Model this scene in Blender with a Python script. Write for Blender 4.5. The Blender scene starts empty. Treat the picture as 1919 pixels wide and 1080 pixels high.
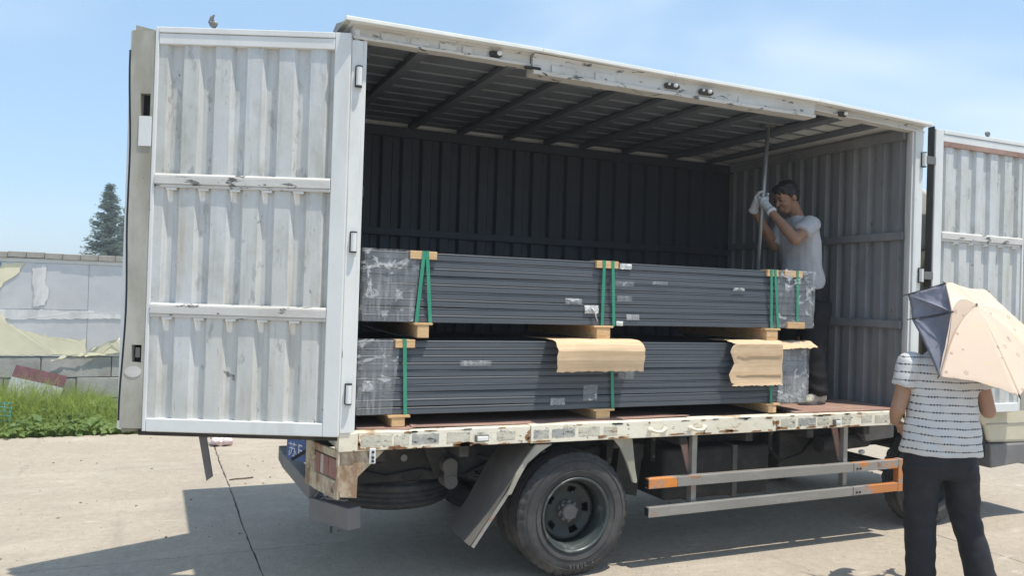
import bpy, bmesh, math, random
from mathutils import Vector, Matrix, noise, Quaternion
random.seed(7)
V = Vector
scene = bpy.context.scene
col = scene.collection

# ---------------------------------------------------------------- camera
cam_d = bpy.data.cameras.new('camera')
cam = bpy.data.objects.new('camera', cam_d)
col.objects.link(cam)
YAW, PITCH, ROLL = 0.41791, 0.0106, 0.03125
f_ = V((math.sin(YAW) * math.cos(PITCH), math.cos(YAW) * math.cos(PITCH), math.sin(PITCH)))
r_ = V((math.cos(YAW), -math.sin(YAW), 0))
u_ = r_.cross(f_)
r2 = r_ * math.cos(ROLL) + u_ * math.sin(ROLL)
u2 = -r_ * math.sin(ROLL) + u_ * math.cos(ROLL)
M = Matrix((r2, u2, -f_)).transposed().to_4x4()
M.translation = V((-0.944, -4.370, 1.732))
cam.matrix_world = M
cam_d.sensor_width = 36
cam_d.lens = 1515 / 1919 * 36
cam_d.clip_start = 0.05
cam_d.clip_end = 3000
scene.camera = cam

# ---------------------------------------------------------------- sky, sun, exposure
SUN = V((0.19, -0.245, 1.0)).normalized()          # towards the sun
elev = math.asin(SUN.z)
azim = math.atan2(SUN.x, SUN.y)
world = bpy.data.worlds.new('World')
scene.world = world
world.use_nodes = True
wn, wl = world.node_tree.nodes, world.node_tree.links
wn.clear()
sky = wn.new('ShaderNodeTexSky')
sky.sky_type = 'NISHITA'
sky.sun_disc = False
sky.sun_elevation = elev
sky.sun_rotation = azim
sky.air_density = 1.0
sky.dust_density = 0.6
sky.ozone_density = 2.0
tc = wn.new('ShaderNodeTexCoord')
mp = wn.new('ShaderNodeMapping')
mp.inputs['Scale'].default_value = (1.0, 1.0, 2.2)
mp.inputs['Location'].default_value = (0.2, 5.1, 0.3)
nz = wn.new('ShaderNodeTexNoise')
nz.inputs['Scale'].default_value = 1.35
nz.inputs['Detail'].default_value = 4
nz.inputs['Roughness'].default_value = 0.55
nz.inputs['Distortion'].default_value = 0.3
mr = wn.new('ShaderNodeMapRange')
mr.interpolation_type = 'SMOOTHSTEP'
mr.inputs['From Min'].default_value = 0.42
mr.inputs['From Max'].default_value = 0.74
mr.inputs['To Min'].default_value = 0.0
mr.inputs['To Max'].default_value = 0.58
mx = wn.new('ShaderNodeMix')
mx.data_type = 'RGBA'
mx.inputs[7].default_value = (5.2, 5.7, 6.2, 1)   # thin bright cloud veil
bg = wn.new('ShaderNodeBackground')
bg.inputs['Strength'].default_value = 0.15
wo = wn.new('ShaderNodeOutputWorld')
wl.new(tc.outputs['Generated'], mp.inputs['Vector'])
wl.new(mp.outputs[0], nz.inputs['Vector'])
wl.new(nz.outputs['Fac'], mr.inputs['Value'])
wl.new(mr.outputs[0], mx.inputs[0])
hz = wn.new('ShaderNodeMix')                       # even summer haze over the blue
hz.data_type = 'RGBA'
hz.inputs[0].default_value = 0.62
hz.inputs[7].default_value = (2.25, 3.45, 4.75, 1)
wl.new(sky.outputs[0], hz.inputs[6])
wl.new(hz.outputs[2], mx.inputs[6])
wl.new(mx.outputs[2], bg.inputs['Color'])
wl.new(bg.outputs[0], wo.inputs['Surface'])

sun_d = bpy.data.lights.new('sun', 'SUN')
sun_d.energy = 3.8
sun_d.angle = math.radians(0.5)
sun_d.color = (1.0, 0.93, 0.82)
sun = bpy.data.objects.new('sun', sun_d)
col.objects.link(sun)
sun.rotation_mode = 'QUATERNION'
sun.rotation_quaternion = SUN.to_track_quat('Z', 'Y')
sun.location = SUN * 30

scene.view_settings.view_transform = 'Standard'
scene.view_settings.look = 'None'
scene.view_settings.gamma = 1
scene.view_settings.exposure = 0.46
scene.view_settings.use_curve_mapping = False
scene.cycles.max_bounces = 8
scene.cycles.transparent_max_bounces = 12

# ---------------------------------------------------------------- helpers
def rgba(c):
    return (c[0], c[1], c[2], 1)

def mat(name, c, rough=.6, metal=0., layers=(), bump=0., bscale=40., bstretch=(1, 1, 1), mott=.10, mscale=5., spec=.4, rvar=0., sheen=0.):
    m = bpy.data.materials.new(name)
    m.use_nodes = True
    n, l = m.node_tree.nodes, m.node_tree.links
    b = n['Principled BSDF']
    b.inputs['Roughness'].default_value = rough
    b.inputs['Metallic'].default_value = metal
    b.inputs['Specular IOR Level'].default_value = spec
    if sheen:
        b.inputs['Sheen Weight'].default_value = sheen
    t = n.new('ShaderNodeTexCoord')
    def noi(scale, seed, detail=5, ro=.6, dist=0.):
        mpn = n.new('ShaderNodeMapping')
        mpn.inputs['Scale'].default_value = scale
        mpn.inputs['Location'].default_value = (seed * 1.73, seed * 2.31, seed * .77)
        l.new(t.outputs['Object'], mpn.inputs['Vector'])
        no = n.new('ShaderNodeTexNoise')
        no.inputs['Scale'].default_value = 1
        no.inputs['Detail'].default_value = detail
        no.inputs['Roughness'].default_value = ro
        no.inputs['Distortion'].default_value = dist
        l.new(mpn.outputs[0], no.inputs['Vector'])
        return no.outputs['Fac']
    def mix(fac, a, bcol):
        x = n.new('ShaderNodeMix')
        x.data_type = 'RGBA'
        l.new(fac, x.inputs[0])
        if isinstance(a, tuple): x.inputs[6].default_value = rgba(a)
        else: l.new(a, x.inputs[6])
        x.inputs[7].default_value = rgba(bcol)
        return x.outputs[2]
    base = noi((mscale,) * 3, 1.0)
    cur = mix(base, tuple(k * (1 - mott * 1.6) for k in c), tuple(min(1, k * (1 + mott * 1.6)) for k in c))
    for L in layers:
        lc, sc, lo, hi, amt, seed = L[:6]
        if not isinstance(sc, tuple): sc = (sc,) * 3
        fac = noi(sc, seed, 7, .65, .2)
        mrn = n.new('ShaderNodeMapRange')
        mrn.inputs['From Min'].default_value = lo
        mrn.inputs['From Max'].default_value = hi
        mrn.inputs['To Min'].default_value = 0
        mrn.inputs['To Max'].default_value = amt
        l.new(fac, mrn.inputs['Value'])
        cur = mix(mrn.outputs[0], cur, lc)
    l.new(cur, b.inputs['Base Color'])
    if rvar:
        rr = n.new('ShaderNodeMapRange')
        rr.inputs['To Min'].default_value = max(0.02, rough - rvar)
        rr.inputs['To Max'].default_value = min(1, rough + rvar)
        l.new(noi((9, 9, 9), 4.2), rr.inputs['Value'])
        l.new(rr.outputs[0], b.inputs['Roughness'])
    if bump:
        bn = n.new('ShaderNodeBump')
        bn.inputs['Strength'].default_value = bump
        bn.inputs['Distance'].default_value = 0.01
        l.new(noi(tuple(bscale * k for k in bstretch), 6.1, 6, .6), bn.inputs['Height'])
        l.new(bn.outputs[0], b.inputs['Normal'])
    return m

def nodes_of(m):
    return m.node_tree.nodes, m.node_tree.links, m.node_tree.nodes['Principled BSDF']

def wm(o):
    return (wm(o.parent) if o.parent else Matrix.Identity(4)) @ o.matrix_basis

def translucent(m, fac, c):
    n, l, b = nodes_of(m)
    t = n.new('ShaderNodeBsdfTranslucent'); t.inputs['Color'].default_value = rgba(c)
    x = n.new('ShaderNodeMixShader'); x.inputs[0].default_value = fac
    l.new(b.outputs[0], x.inputs[1]); l.new(t.outputs[0], x.inputs[2]); l.new(x.outputs[0], n['Material Output'].inputs['Surface'])

class MB:
    def __init__(s):
        s.v, s.f, s.m = [], [], []
        s.mi = 0
        s.M = None
    def add(s, vs, fs):
        o = len(s.v)
        if s.M is not None:
            vs = [s.M @ V(p) for p in vs]
        s.v += [tuple(p) for p in vs]
        s.f += [tuple(i + o for i in f) for f in fs]
        s.m += [s.mi] * len(fs)
    def box(s, x0, x1, y0, y1, z0, z1):
        vs = [(x, y, z) for z in (z0, z1) for y in (y0, y1) for x in (x0, x1)]
        s.add(vs, [(0, 2, 3, 1), (4, 5, 7, 6), (0, 1, 5, 4), (2, 6, 7, 3), (0, 4, 6, 2), (1, 3, 7, 5)])
    def hexa(s, a, b):
        """a, b: two quads (4 points each, same winding) joined into a block"""
        s.add(list(a) + list(b), [(3, 2, 1, 0), (4, 5, 6, 7), (0, 1, 5, 4), (1, 2, 6, 5), (2, 3, 7, 6), (3, 0, 4, 7)])
    def bar(s, p, q, w, h, up=(0, 0, 1)):
        p, q = V(p), V(q)
        d = (q - p).normalized()
        a = d.cross(V(up))
        if a.length < 1e-4: a = d.cross(V((1, 0, 0)))
        a.normalize()
        b = a.cross(d).normalized()
        ring = lambda c: [c + a * (w / 2 * i) + b * (h / 2 * j) for i, j in ((-1, -1), (1, -1), (1, 1), (-1, 1))]
        s.hexa(ring(p), ring(q))
    def tube(s, pts, r, n=8, caps=True):
        pts = [V(p) for p in pts]
        rs = r if isinstance(r, (list, tuple)) else [r] * len(pts)
        vs, fs = [], []
        t0 = (pts[1] - pts[0]).normalized()
        a = t0.cross(V((0, 0, 1)))
        if a.length < .05: a = t0.cross(V((1, 0, 0)))
        a.normalize()
        for i, p in enumerate(pts):
            t = (pts[min(i + 1, len(pts) - 1)] - pts[max(i - 1, 0)]).normalized()
            a = (a - t * a.dot(t)).normalized()
            b = t.cross(a)
            for k in range(n):
                an = 2 * math.pi * k / n
                vs.append(p + (a * math.cos(an) + b * math.sin(an)) * rs[i])
        for i in range(len(pts) - 1):
            for k in range(n):
                k2 = (k + 1) % n
                fs.append((i * n + k, i * n + k2, (i + 1) * n + k2, (i + 1) * n + k))
        if caps:
            fs.append(tuple(range(n - 1, -1, -1)))
            fs.append(tuple((len(pts) - 1) * n + k for k in range(n)))
        s.add(vs, fs)
    def ell(s, c, r, R=None, nu=14, nv=9):
        c = V(c)
        R = R or Matrix.Identity(3)
        vs = [c + R @ V((0, 0, -r[2]))]
        for j in range(1, nv):
            ph = -math.pi / 2 + math.pi * j / nv
            for i in range(nu):
                th = 2 * math.pi * i / nu
                vs.append(c + R @ V((r[0] * math.cos(ph) * math.cos(th), r[1] * math.cos(ph) * math.sin(th), r[2] * math.sin(ph))))
        vs.append(c + R @ V((0, 0, r[2])))
        fs = []
        for i in range(nu):
            fs.append((0, 1 + (i + 1) % nu, 1 + i))
        for j in range(nv - 2):
            for i in range(nu):
                a, b = 1 + j * nu + i, 1 + j * nu + (i + 1) % nu
                fs.append((a, b, b + nu, a + nu))
        L = len(vs) - 1
        for i in range(nu):
            fs.append((L, 1 + (nv - 2) * nu + i, 1 + (nv - 2) * nu + (i + 1) % nu))
        s.add(vs, fs)
    def cap(s, p, q, r0, r1, n=12):
        """capsule"""
        p, q = V(p), V(q)
        d = (q - p).normalized()
        pts, rs = [], []
        for k in range(4):
            an = math.pi / 2 * (1 - k / 4)
            pts.append(p - d * r0 * math.sin(an) * .999)
            rs.append(max(.0005, r0 * math.cos(an)))
        pts += [p, p.lerp(q, .5), q]
        rs += [r0, (r0 + r1) / 2, r1]
        for k in range(1, 5):
            an = math.pi / 2 * k / 4
            pts.append(q + d * r1 * math.sin(an) * .999)
            rs.append(max(.0005, r1 * math.cos(an)))
        s.tube(pts, rs, n)
    def loft(s, secs, n=20):
        """secs: (centre, ax, ay) half-axis vectors"""
        vs, fs = [], []
        for c, ax, ay in secs:
            c, ax, ay = V(c), V(ax), V(ay)
            for k in range(n):
                an = 2 * math.pi * k / n
                vs.append(c + ax * math.cos(an) + ay * math.sin(an))
        for i in range(len(secs) - 1):
            for k in range(n):
                k2 = (k + 1) % n
                fs.append((i * n + k, i * n + k2, (i + 1) * n + k2, (i + 1) * n + k))
        fs.append(tuple(range(n - 1, -1, -1)))
        fs.append(tuple((len(secs) - 1) * n + k for k in range(n)))
        s.add(vs, fs)
    def lathe(s, prof, c=(0, 0, 0), n=48, jitter=None, closed=True):
        """profile of (radius, y) revolved about the Y axis through c"""
        vs, fs = [], []
        for j, (r, y) in enumerate(prof):
            for k in range(n):
                an = 2 * math.pi * k / n
                rr = r + (jitter(j, k) if jitter else 0)
                vs.append((c[0] + rr * math.cos(an), c[1] + y, c[2] + rr * math.sin(an)))
        m_ = len(prof)
        for j in range(m_ if closed else m_ - 1):
            for k in range(n):
                k2, j2 = (k + 1) % n, (j + 1) % m_
                fs.append((j * n + k, j * n + k2, j2 * n + k2, j2 * n + k))
        s.add(vs, fs)
    def prism(s, poly, d):
        """poly: list of 3D points (planar outline), d: thickness vector"""
        d = V(d)
        a = [V(p) for p in poly]
        n = len(a)
        vs = a + [p + d for p in a]
        fs = [tuple(range(n - 1, -1, -1)), tuple(range(n, 2 * n))]
        for i in range(n):
            j = (i + 1) % n
            fs.append((i, j, j + n, i + n))
        s.add(vs, fs)
    def grid(s, fn, nu, nv, thick=None):
        """surface fn(u,v) for u,v in 0..1; thick: offset vector gives it a second side"""
        vs = [V(fn(i / nu, j / nv)) for j in range(nv + 1) for i in range(nu + 1)]
        w = nu + 1
        fs = [(j * w + i, j * w + i + 1, (j + 1) * w + i + 1, (j + 1) * w + i) for j in range(nv) for i in range(nu)]
        if thick is not None:
            o = len(vs)
            t = V(thick)
            vs = vs + [p + t for p in vs]
            fs = fs + [tuple(k + o for k in reversed(f)) for f in fs]
            for i in range(nu):
                fs.append((i + 1, i, i + o, i + 1 + o))
                a = nv * w + i
                fs.append((a, a + 1, a + 1 + o, a + o))
            for j in range(nv):
                fs.append((j * w, (j + 1) * w, (j + 1) * w + o, j * w + o))
                a = j * w + nu
                fs.append((a + w, a, a + o, a + w + o))
        s.add(vs, fs)
    def build(s, name, mats, parent=None, world=False, smooth=False, bevel=0., seg=2, loc=None, fix=True):
        me = bpy.data.meshes.new(name)
        vs = s.v
        if world and parent is not None:
            inv = wm(parent).inverted()
            vs = [tuple(inv @ V(p)) for p in vs]
        if loc is not None:
            lv = V(loc)
            vs = [tuple(V(p) - lv) for p in vs]
        me.from_pydata(vs, [], s.f)
        if not isinstance(mats, (list, tuple)): mats = [mats]
        for m_ in mats: me.materials.append(m_)
        me.polygons.foreach_set('material_index', s.m)
        if smooth: me.polygons.foreach_set('use_smooth', [True] * len(me.polygons))
        if fix:
            bm = bmesh.new()
            bm.from_mesh(me)
            bmesh.ops.recalc_face_normals(bm, faces=bm.faces)
            bm.to_mesh(me)
            bm.free()
        me.update()
        o = bpy.data.objects.new(name, me)
        col.objects.link(o)
        if parent is not None: o.parent = parent
        if loc is not None: o.location = loc
        if bevel:
            b = o.modifiers.new('bevel', 'BEVEL')
            b.width = bevel
            b.segments = seg
            b.limit_method = 'ANGLE'
            b.angle_limit = math.radians(40)
        return o

def empty(name, loc=(0, 0, 0), parent=None, rotz=0.):
    o = bpy.data.objects.new(name, None)
    col.objects.link(o)
    o.location = loc
    o.rotation_euler = (0, 0, rotz)
    o.empty_display_size = .2
    if parent: o.parent = parent
    return o

def tag(o, label=None, cat=None, group=None, kind=None):
    if label: o['label'] = label
    if cat: o['category'] = cat
    if group: o['group'] = group
    if kind: o['kind'] = kind
    return o

def inst(src, parent, loc=None, rot=None):
    o = src.copy()
    col.objects.link(o)
    o.parent = parent
    if loc is not None: o.location = loc
    if rot is not None: o.rotation_euler = rot
    return o

def nz3(p, s=1.):
    return noise.noise(V(p) * s)

def remesh(mb, name, mats, parent, voxel=.01, sm=3, disp=None, world=True):
    """fuse overlapping closed shapes into one continuous skin"""
    me = bpy.data.meshes.new(name)
    me.from_pydata(mb.v, [], mb.f)
    bm = bmesh.new(); bm.from_mesh(me)
    bmesh.ops.recalc_face_normals(bm, faces=bm.faces)
    bm.to_mesh(me); bm.free()
    o = bpy.data.objects.new(name, me)
    col.objects.link(o)
    r = o.modifiers.new('r', 'REMESH'); r.mode = 'VOXEL'; r.voxel_size = voxel; r.use_smooth_shade = True
    if sm:
        q = o.modifiers.new('s', 'SMOOTH'); q.factor = .5; q.iterations = sm
    dg = bpy.context.evaluated_depsgraph_get()
    dg.update()
    me2 = bpy.data.meshes.new_from_object(o.evaluated_get(dg))
    o.modifiers.clear()
    o.data = me2
    bpy.data.meshes.remove(me)
    me2.name = name
    if disp:
        ns = [v.normal.copy() for v in me2.vertices]
        for v, nn in zip(me2.vertices, ns):
            v.co += nn * disp(v.co)
    if world and parent is not None:
        me2.transform(wm(parent).inverted())
    me2.materials.clear()
    for m_ in (mats if isinstance(mats, (list, tuple)) else [mats]): me2.materials.append(m_)
    me2.polygons.foreach_set('use_smooth', [True] * len(me2.polygons))
    me2.update()
    o.parent = parent
    return o

def text_mesh(txt, size, depth, name, material, parent, M):
    cu = bpy.data.curves.new(name, 'FONT')
    cu.body = txt
    cu.size = size
    cu.extrude = depth
    cu.resolution_u = 2
    cu.align_x = 'LEFT'
    t = bpy.data.objects.new(name + '_source', cu)
    col.objects.link(t)
    dg = bpy.context.evaluated_depsgraph_get(); dg.update()
    me = bpy.data.meshes.new_from_object(t.evaluated_get(dg))
    bpy.data.objects.remove(t)
    me.name = name
    me.transform(M)
    me.materials.clear(); me.materials.append(material)
    o = bpy.data.objects.new(name, me)
    col.objects.link(o)
    o.parent = parent
    return o

# ---------------------------------------------------------------- materials
DK = (.035, .033, .03)
RUST = (.20, .085, .03)
m_conc = mat('concrete', (.385, .335, .27), .92, layers=[((.32, .28, .23), (1.2, 1.2, 1), .45, .75, .55, 2), ((.52, .46, .38), (.7, 2.2, 1), .52, .72, .5, 3), ((.15, .13, .11), (38, 38, 38), .60, .68, .6, 5), ((.20, .18, .16), (14, 14, 14), .62, .70, .4, 25), ((.58, .54, .47), (3, 9, 3), .60, .70, .5, 9), ((.24, .215, .19), (.45, .45, .45), .54, .70, .45, 13), ((.20, .18, .16), (2.2, .35, 1), .60, .70, .45, 31), ((.56, .53, .48), (60, 60, 60), .62, .68, .5, 33)], bump=.9, bscale=60, mscale=18, mott=.15, spec=.25)
m_soil = mat('soil', (.20, .165, .115), .95, bump=.6, bscale=30, layers=[((.10, .12, .05), 1.3, .5, .7, .6, 3)])
m_gap = mat('joint_dirt', (.05, .045, .04), .95)
m_white = mat('white_paint', (.71, .72, .71), .42, layers=[((.42, .41, .37), (3, 3, .6), .52, .75, .55, 2), (DK, (26, 26, 8), .69, .73, .75, 3), ((.45, .43, .36), (1, 1, .5), .50, .8, .35, 8)], bump=.08, bscale=18, mott=.05)
m_door = mat('door_panel_paint', (.58, .58, .555), .30, layers=[((.45, .465, .45), (2.2, 2.2, .8), .45, .7, .5, 5), ((.33, .32, .27), (5, 5, 1.1), .52, .68, .6, 2), (DK, (7, 7, 5), .655, .675, .75, 3), ((.17, .165, .155), (15, 15, 5), .60, .63, .4, 61), ((.33, .315, .26), (2.5, 2.5, 2.0), .54, .68, .5, 67), (DK, (34, 34, 9), .66, .69, .5, 43), ((.62, .64, .66), (1.6, 1.6, 1.2), .53, .66, .75, 21), ((.30, .31, .31), (60, 60, 3.5), .62, .70, .4, 12), ((.36, .29, .18), (9, 9, .7), .58, .70, .5, 51), ((.40, .41, .40), (22, 22, 1.2), .55, .66, .5, 71)], bump=.35, bscale=4, mott=.05, rvar=.12)  # the pale bluish layer paints soft sun glints into the colour
m_rail = mat('worn_cream_paint', (.78, .73, .60), .5, layers=[((.60, .49, .31), (2.5, 2.5, 6), .50, .72, .6, 2), ((.33, .16, .06), (5, 5, 12), .58, .68, .85, 4), (DK, (16, 16, 34), .62, .66, .9, 7), ((.10, .085, .07), (5, 5, 30), .65, .69, .8, 17)], bump=.25, bscale=30, mott=.06)
m_rusty = mat('rusty_cream_steel', (.55, .48, .36), .65, layers=[((.24, .14, .08), (7, 7, 4), .46, .60, .9, 2), ((.60, .54, .40), (9, 9, 9), .6, .68, .7, 6), ((.10, .06, .04), (14, 14, 14), .60, .66, .85, 9)], bump=.4, bscale=26)
m_beam = mat('worn_top_beam_paint', (.60, .59, .56), .5, layers=[((.40, .37, .32), (2, 4, 6), .46, .72, .6, 2), (DK, (9, 20, 26), .595, .635, .85, 4), ((.62, .60, .55), (4, 9, 9), .60, .66, .6, 14), ((.28, .14, .07), (4, 9, 12), .70, .76, .8, 6)], bump=.3, bscale=9, mott=.07)
m_inner = mat('shaded_cargo_paint', (.045, .052, .063), .55, layers=[((.032, .035, .04), (3, 3, .7), .45, .7, .6, 2), ((.05, .05, .05), (20, 20, 6), .66, .70, .7, 5)], bump=.15, bscale=9)  # shade deep in the bay is put into this near-black wall colour
m_end = mat('lit_end_wall_paint', (.27, .275, .28), .55, layers=[((.13, .132, .135), (3, 3, .7), .45, .7, .6, 2), ((.05, .05, .05), (20, 20, 6), .66, .70, .7, 5)], bump=.15, bscale=9)  # paler copy of the wall paint, coloured for the better-lit end
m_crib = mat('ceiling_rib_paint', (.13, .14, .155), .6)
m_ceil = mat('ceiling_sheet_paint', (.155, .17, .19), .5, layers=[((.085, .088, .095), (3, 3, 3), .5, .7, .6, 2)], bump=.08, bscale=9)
m_roof = mat('roof_white_paint', (.78, .79, .76), .4, layers=[((.45, .33, .2), (3, 8, 8), .66, .74, .5, 3)])
m_dust = mat('dusty_beige_paint', (.45, .435, .385), .6, layers=[((.27, .255, .20), (3, 3, 1.0), .38, .58, .85, 2), ((.60, .60, .57), (6, 6, 1.5), .58, .70, .6, 5), (DK, (28, 28, 12), .68, .71, .7, 7)], bump=.3, bscale=8)
m_chas = mat('dusty_dark_chassis', (.036, .035, .034), .8, layers=[((.12, .11, .095), (4, 4, 4), .48, .72, .6, 2)], bump=.3, bscale=25)
m_black = mat('black_rubber_seal', (.022, .022, .024), .6)
m_void = mat('dark_hole', (.012, .012, .013), .8)
m_tyre = mat('dusty_tyre_rubber', (.042, .042, .043), .78, layers=[((.135, .13, .125), (4, 4, 4), .46, .70, .55, 2), ((.10, .095, .09), (16, 16, 16), .55, .7, .4, 5)], bump=.25, bscale=45)
m_rim = mat('dark_wheel_steel', (.030, .038, .038), .42, .25, layers=[((.12, .13, .125), (6, 6, 6), .55, .72, .45, 2)], bump=.15, bscale=30)
m_lip = mat('rim_lip_steel', (.075, .09, .09), .38, .45, layers=[((.28, .30, .29), (9, 9, 9), .55, .68, .6, 3)])
m_hub = mat('dusty_hub_steel', (.13, .125, .12), .7, layers=[((.22, .2, .18), 14, .5, .7, .6, 3)])
m_flap = mat('dusty_mud_flap', (.125, .118, .11), .85, layers=[((.2, .185, .165), (4, 4, 2), .5, .7, .6, 3)], bump=.3, bscale=14)
m_guard = mat('bare_grey_steel', (.30, .29, .27), .45, .35, layers=[((.42, .41, .385), (3, 9, 9), .52, .7, .6, 2), ((.40, .17, .06), (2.5, 9, 9), .57, .64, .8, 5)], bump=.12, bscale=30)
m_orange = mat('flaking_orange_paint', (.66, .235, .045), .5, layers=[((.27, .25, .23), (6, 9, 9), .50, .58, .92, 2), ((.22, .1, .04), (14, 14, 14), .62, .68, .7, 5)], bump=.2, bscale=30)
m_orange2 = mat('mostly_stripped_orange_paint', (.30, .285, .265), .5, .2, layers=[((.58, .22, .06), (4, 9, 9), .45, .50, .9, 2), ((.20, .11, .06), (9, 12, 12), .58, .66, .7, 5)], bump=.2, bscale=30)
m_grey = mat('grey_plastic_bumper', (.17, .165, .165), .6, layers=[((.25, .235, .215), (4, 4, 4), .5, .7, .6, 3)])
m_lampred = mat('faded_red_lens', (.22, .075, .07), .35, layers=[((.30, .2, .18), (6, 6, 6), .5, .7, .6, 3)])
m_lampwhite = mat('dull_white_lens', (.42, .38, .36), .35)
m_plate = mat('blue_number_plate', (.045, .11, .34), .4, layers=[((.15, .18, .27), (8, 8, 8), .58, .72, .5, 3)])
m_chars = mat('plate_white', (.72, .74, .76), .45, layers=[((.3, .34, .42), (20, 20, 20), .55, .7, .6, 3)])
m_cab = mat('cream_cab_paint', (.60, .555, .42), .4, layers=[((.42, .38, .27), (2, 2, 2), .5, .75, .5, 2), (DK, (20, 20, 20), .70, .74, .5, 3)])
m_glass = mat('cab_glass', (.02, .025, .028), .06, spec=.6)
m_board = mat('slate_grey_board', (.082, .094, .110), .45, layers=[((.11, .125, .145), (.8, 8, 12), .48, .70, .5, 2), ((.07, .08, .092), (1.5, 6, 20), .56, .72, .4, 4)], bump=.10, bscale=22, bstretch=(.15, 1, 4), mott=.08)
m_wood = mat('pine_block', (.64, .43, .23), .75, layers=[((.42, .235, .095), (5, 30, 60), .48, .66, .7, 2), ((.25, .13, .06), (40, 9, 40), .64, .72, .6, 5)], bump=.25, bscale=60)
m_card = mat('corrugated_cardboard', (.66, .49, .32), .85, layers=[((.50, .35, .22), (3, 3, 90), .5, .6, .35, 12), ((.72, .57, .41), (5, 5, 5), .58, .68, .6, 15), ((.52, .36, .20), (.8, 3, 40), .46, .64, .6, 2), ((.40, .27, .15), (12, 12, 12), .68, .74, .6, 6)], bump=.15, bscale=30, mott=.05)
m_strap = mat('green_strap', (.035, .27, .165), .4, layers=[((.09, .38, .26), (30, 30, 4), .5, .7, .5, 2)])
m_ply = mat('reddish_film_plywood', (.30, .185, .15), .7, layers=[((.42, .30, .24), (3, 6, 6), .48, .7, .7, 2), ((.09, .07, .06), (9, 14, 9), .6, .7, .7, 5)], bump=.3, bscale=22)
m_plyedge = mat('plywood_edge', (.47, .33, .22), .8, layers=[((.2, .12, .08), (3, 3, 160), .48, .6, .7, 2)])
m_floor = mat('dark_cargo_floor', (.10, .085, .075), .8, layers=[((.2, .15, .12), (3, 3, 3), .5, .7, .6, 2)], bump=.3, bscale=22)
m_steel = mat('dull_steel_fitting', (.20, .195, .185), .5, .5, layers=[((.16, .08, .04), 20, .58, .7, .7, 2)])
m_bulb = mat('cloudy_white_lens', (.75, .75, .72), .3)
m_tape = mat('worn_marking_tape', (.60, .57, .47), .45, layers=[((.42, .40, .34), (18, 5, 30), .45, .6, .7, 2), (DK, (16, 16, 40), .585, .63, .92, 4), ((.45, .32, .16), (5, 5, 9), .55, .7, .6, 6)], bump=.3, bscale=50)
m_tapedark = mat('peeled_grey_tape', (.34, .34, .32), .5, layers=[(DK, (16, 16, 40), .53, .6, .92, 4), ((.55, .53, .45), (9, 9, 20), .5, .6, .7, 6)], bump=.3, bscale=50)
m_pole = mat('galvanised_pole', (.36, .37, .37), .42, .55, layers=[((.20, .19, .18), (20, 20, 5), .5, .7, .6, 3)])
m_ink = mat('faded_ink', (.28, .29, .30), .7)
m_wall = mat('stained_concrete_block', (.43, .42, .395), .9, layers=[((.25, .24, .22), (1.5, 1.5, 2.5), .45, .68, .7, 2), ((.13, .13, .125), (2.5, 2.5, 1), .58, .72, .6, 5), ((.48, .46, .42), (7, 7, 7), .55, .7, .5, 8)], bump=.45, bscale=34)
m_coping = mat('weathered_coping_block', (.34, .325, .295), .9, layers=[((.2, .19, .17), (5, 5, 5), .48, .68, .6, 2), ((.6, .58, .54), (9, 9, 3), .66, .7, .7, 6)], bump=.4, bscale=40)
m_sheet = mat('bare_metal_sheet', (.64, .645, .66), .38, .5, layers=[((.52, .52, .535), (.9, .9, 1.6), .45, .66, .6, 2), ((.74, .74, .74), (5, 5, .8), .58, .70, .5, 5), ((.44, .42, .40), (14, 14, 4), .64, .72, .5, 8)], bump=.12, bscale=2.2, rvar=.12)
m_film = mat('peeling_cream_film', (.72, .675, .50), .5, layers=[((.80, .75, .58), (2, 2, 2), .5, .7, .6, 2), ((.5, .42, .26), (3, 3, 5), .62, .75, .4, 5)], bump=.1, bscale=9)
m_filmblue = mat('blue_print_film', (.16, .28, .52), .5)
m_filmwhite = mat('white_glue_residue', (.66, .66, .66), .6, layers=[((.52, .52, .53), (9, 9, 2), .48, .6, .8, 2)])
m_trim = mat('white_metal_trim', (.70, .70, .68), .5, layers=[((.4, .37, .3), 9, .6, .7, .5, 2)])
m_maroon = mat('maroon_board_band', (.16, .07, .085), .5, layers=[((.3, .16, .17), 6, .5, .7, .5, 2)])
m_lightgrey = mat('pale_grey_board', (.42, .435, .45), .5, layers=[((.33, .34, .34), 4, .5, .7, .5, 2)])
m_bolt = mat('white_plastic_washer', (.7, .7, .68), .5)
m_pink = mat('crumpled_pink_plastic', (.68, .55, .55), .5, layers=[((.8, .76, .75), 9, .5, .6, .7, 2), ((.5, .2, .25), 16, .62, .68, .6, 4)], bump=.4, bscale=30)
m_net = mat('teal_netting', (.05, .30, .33), .6)
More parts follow.
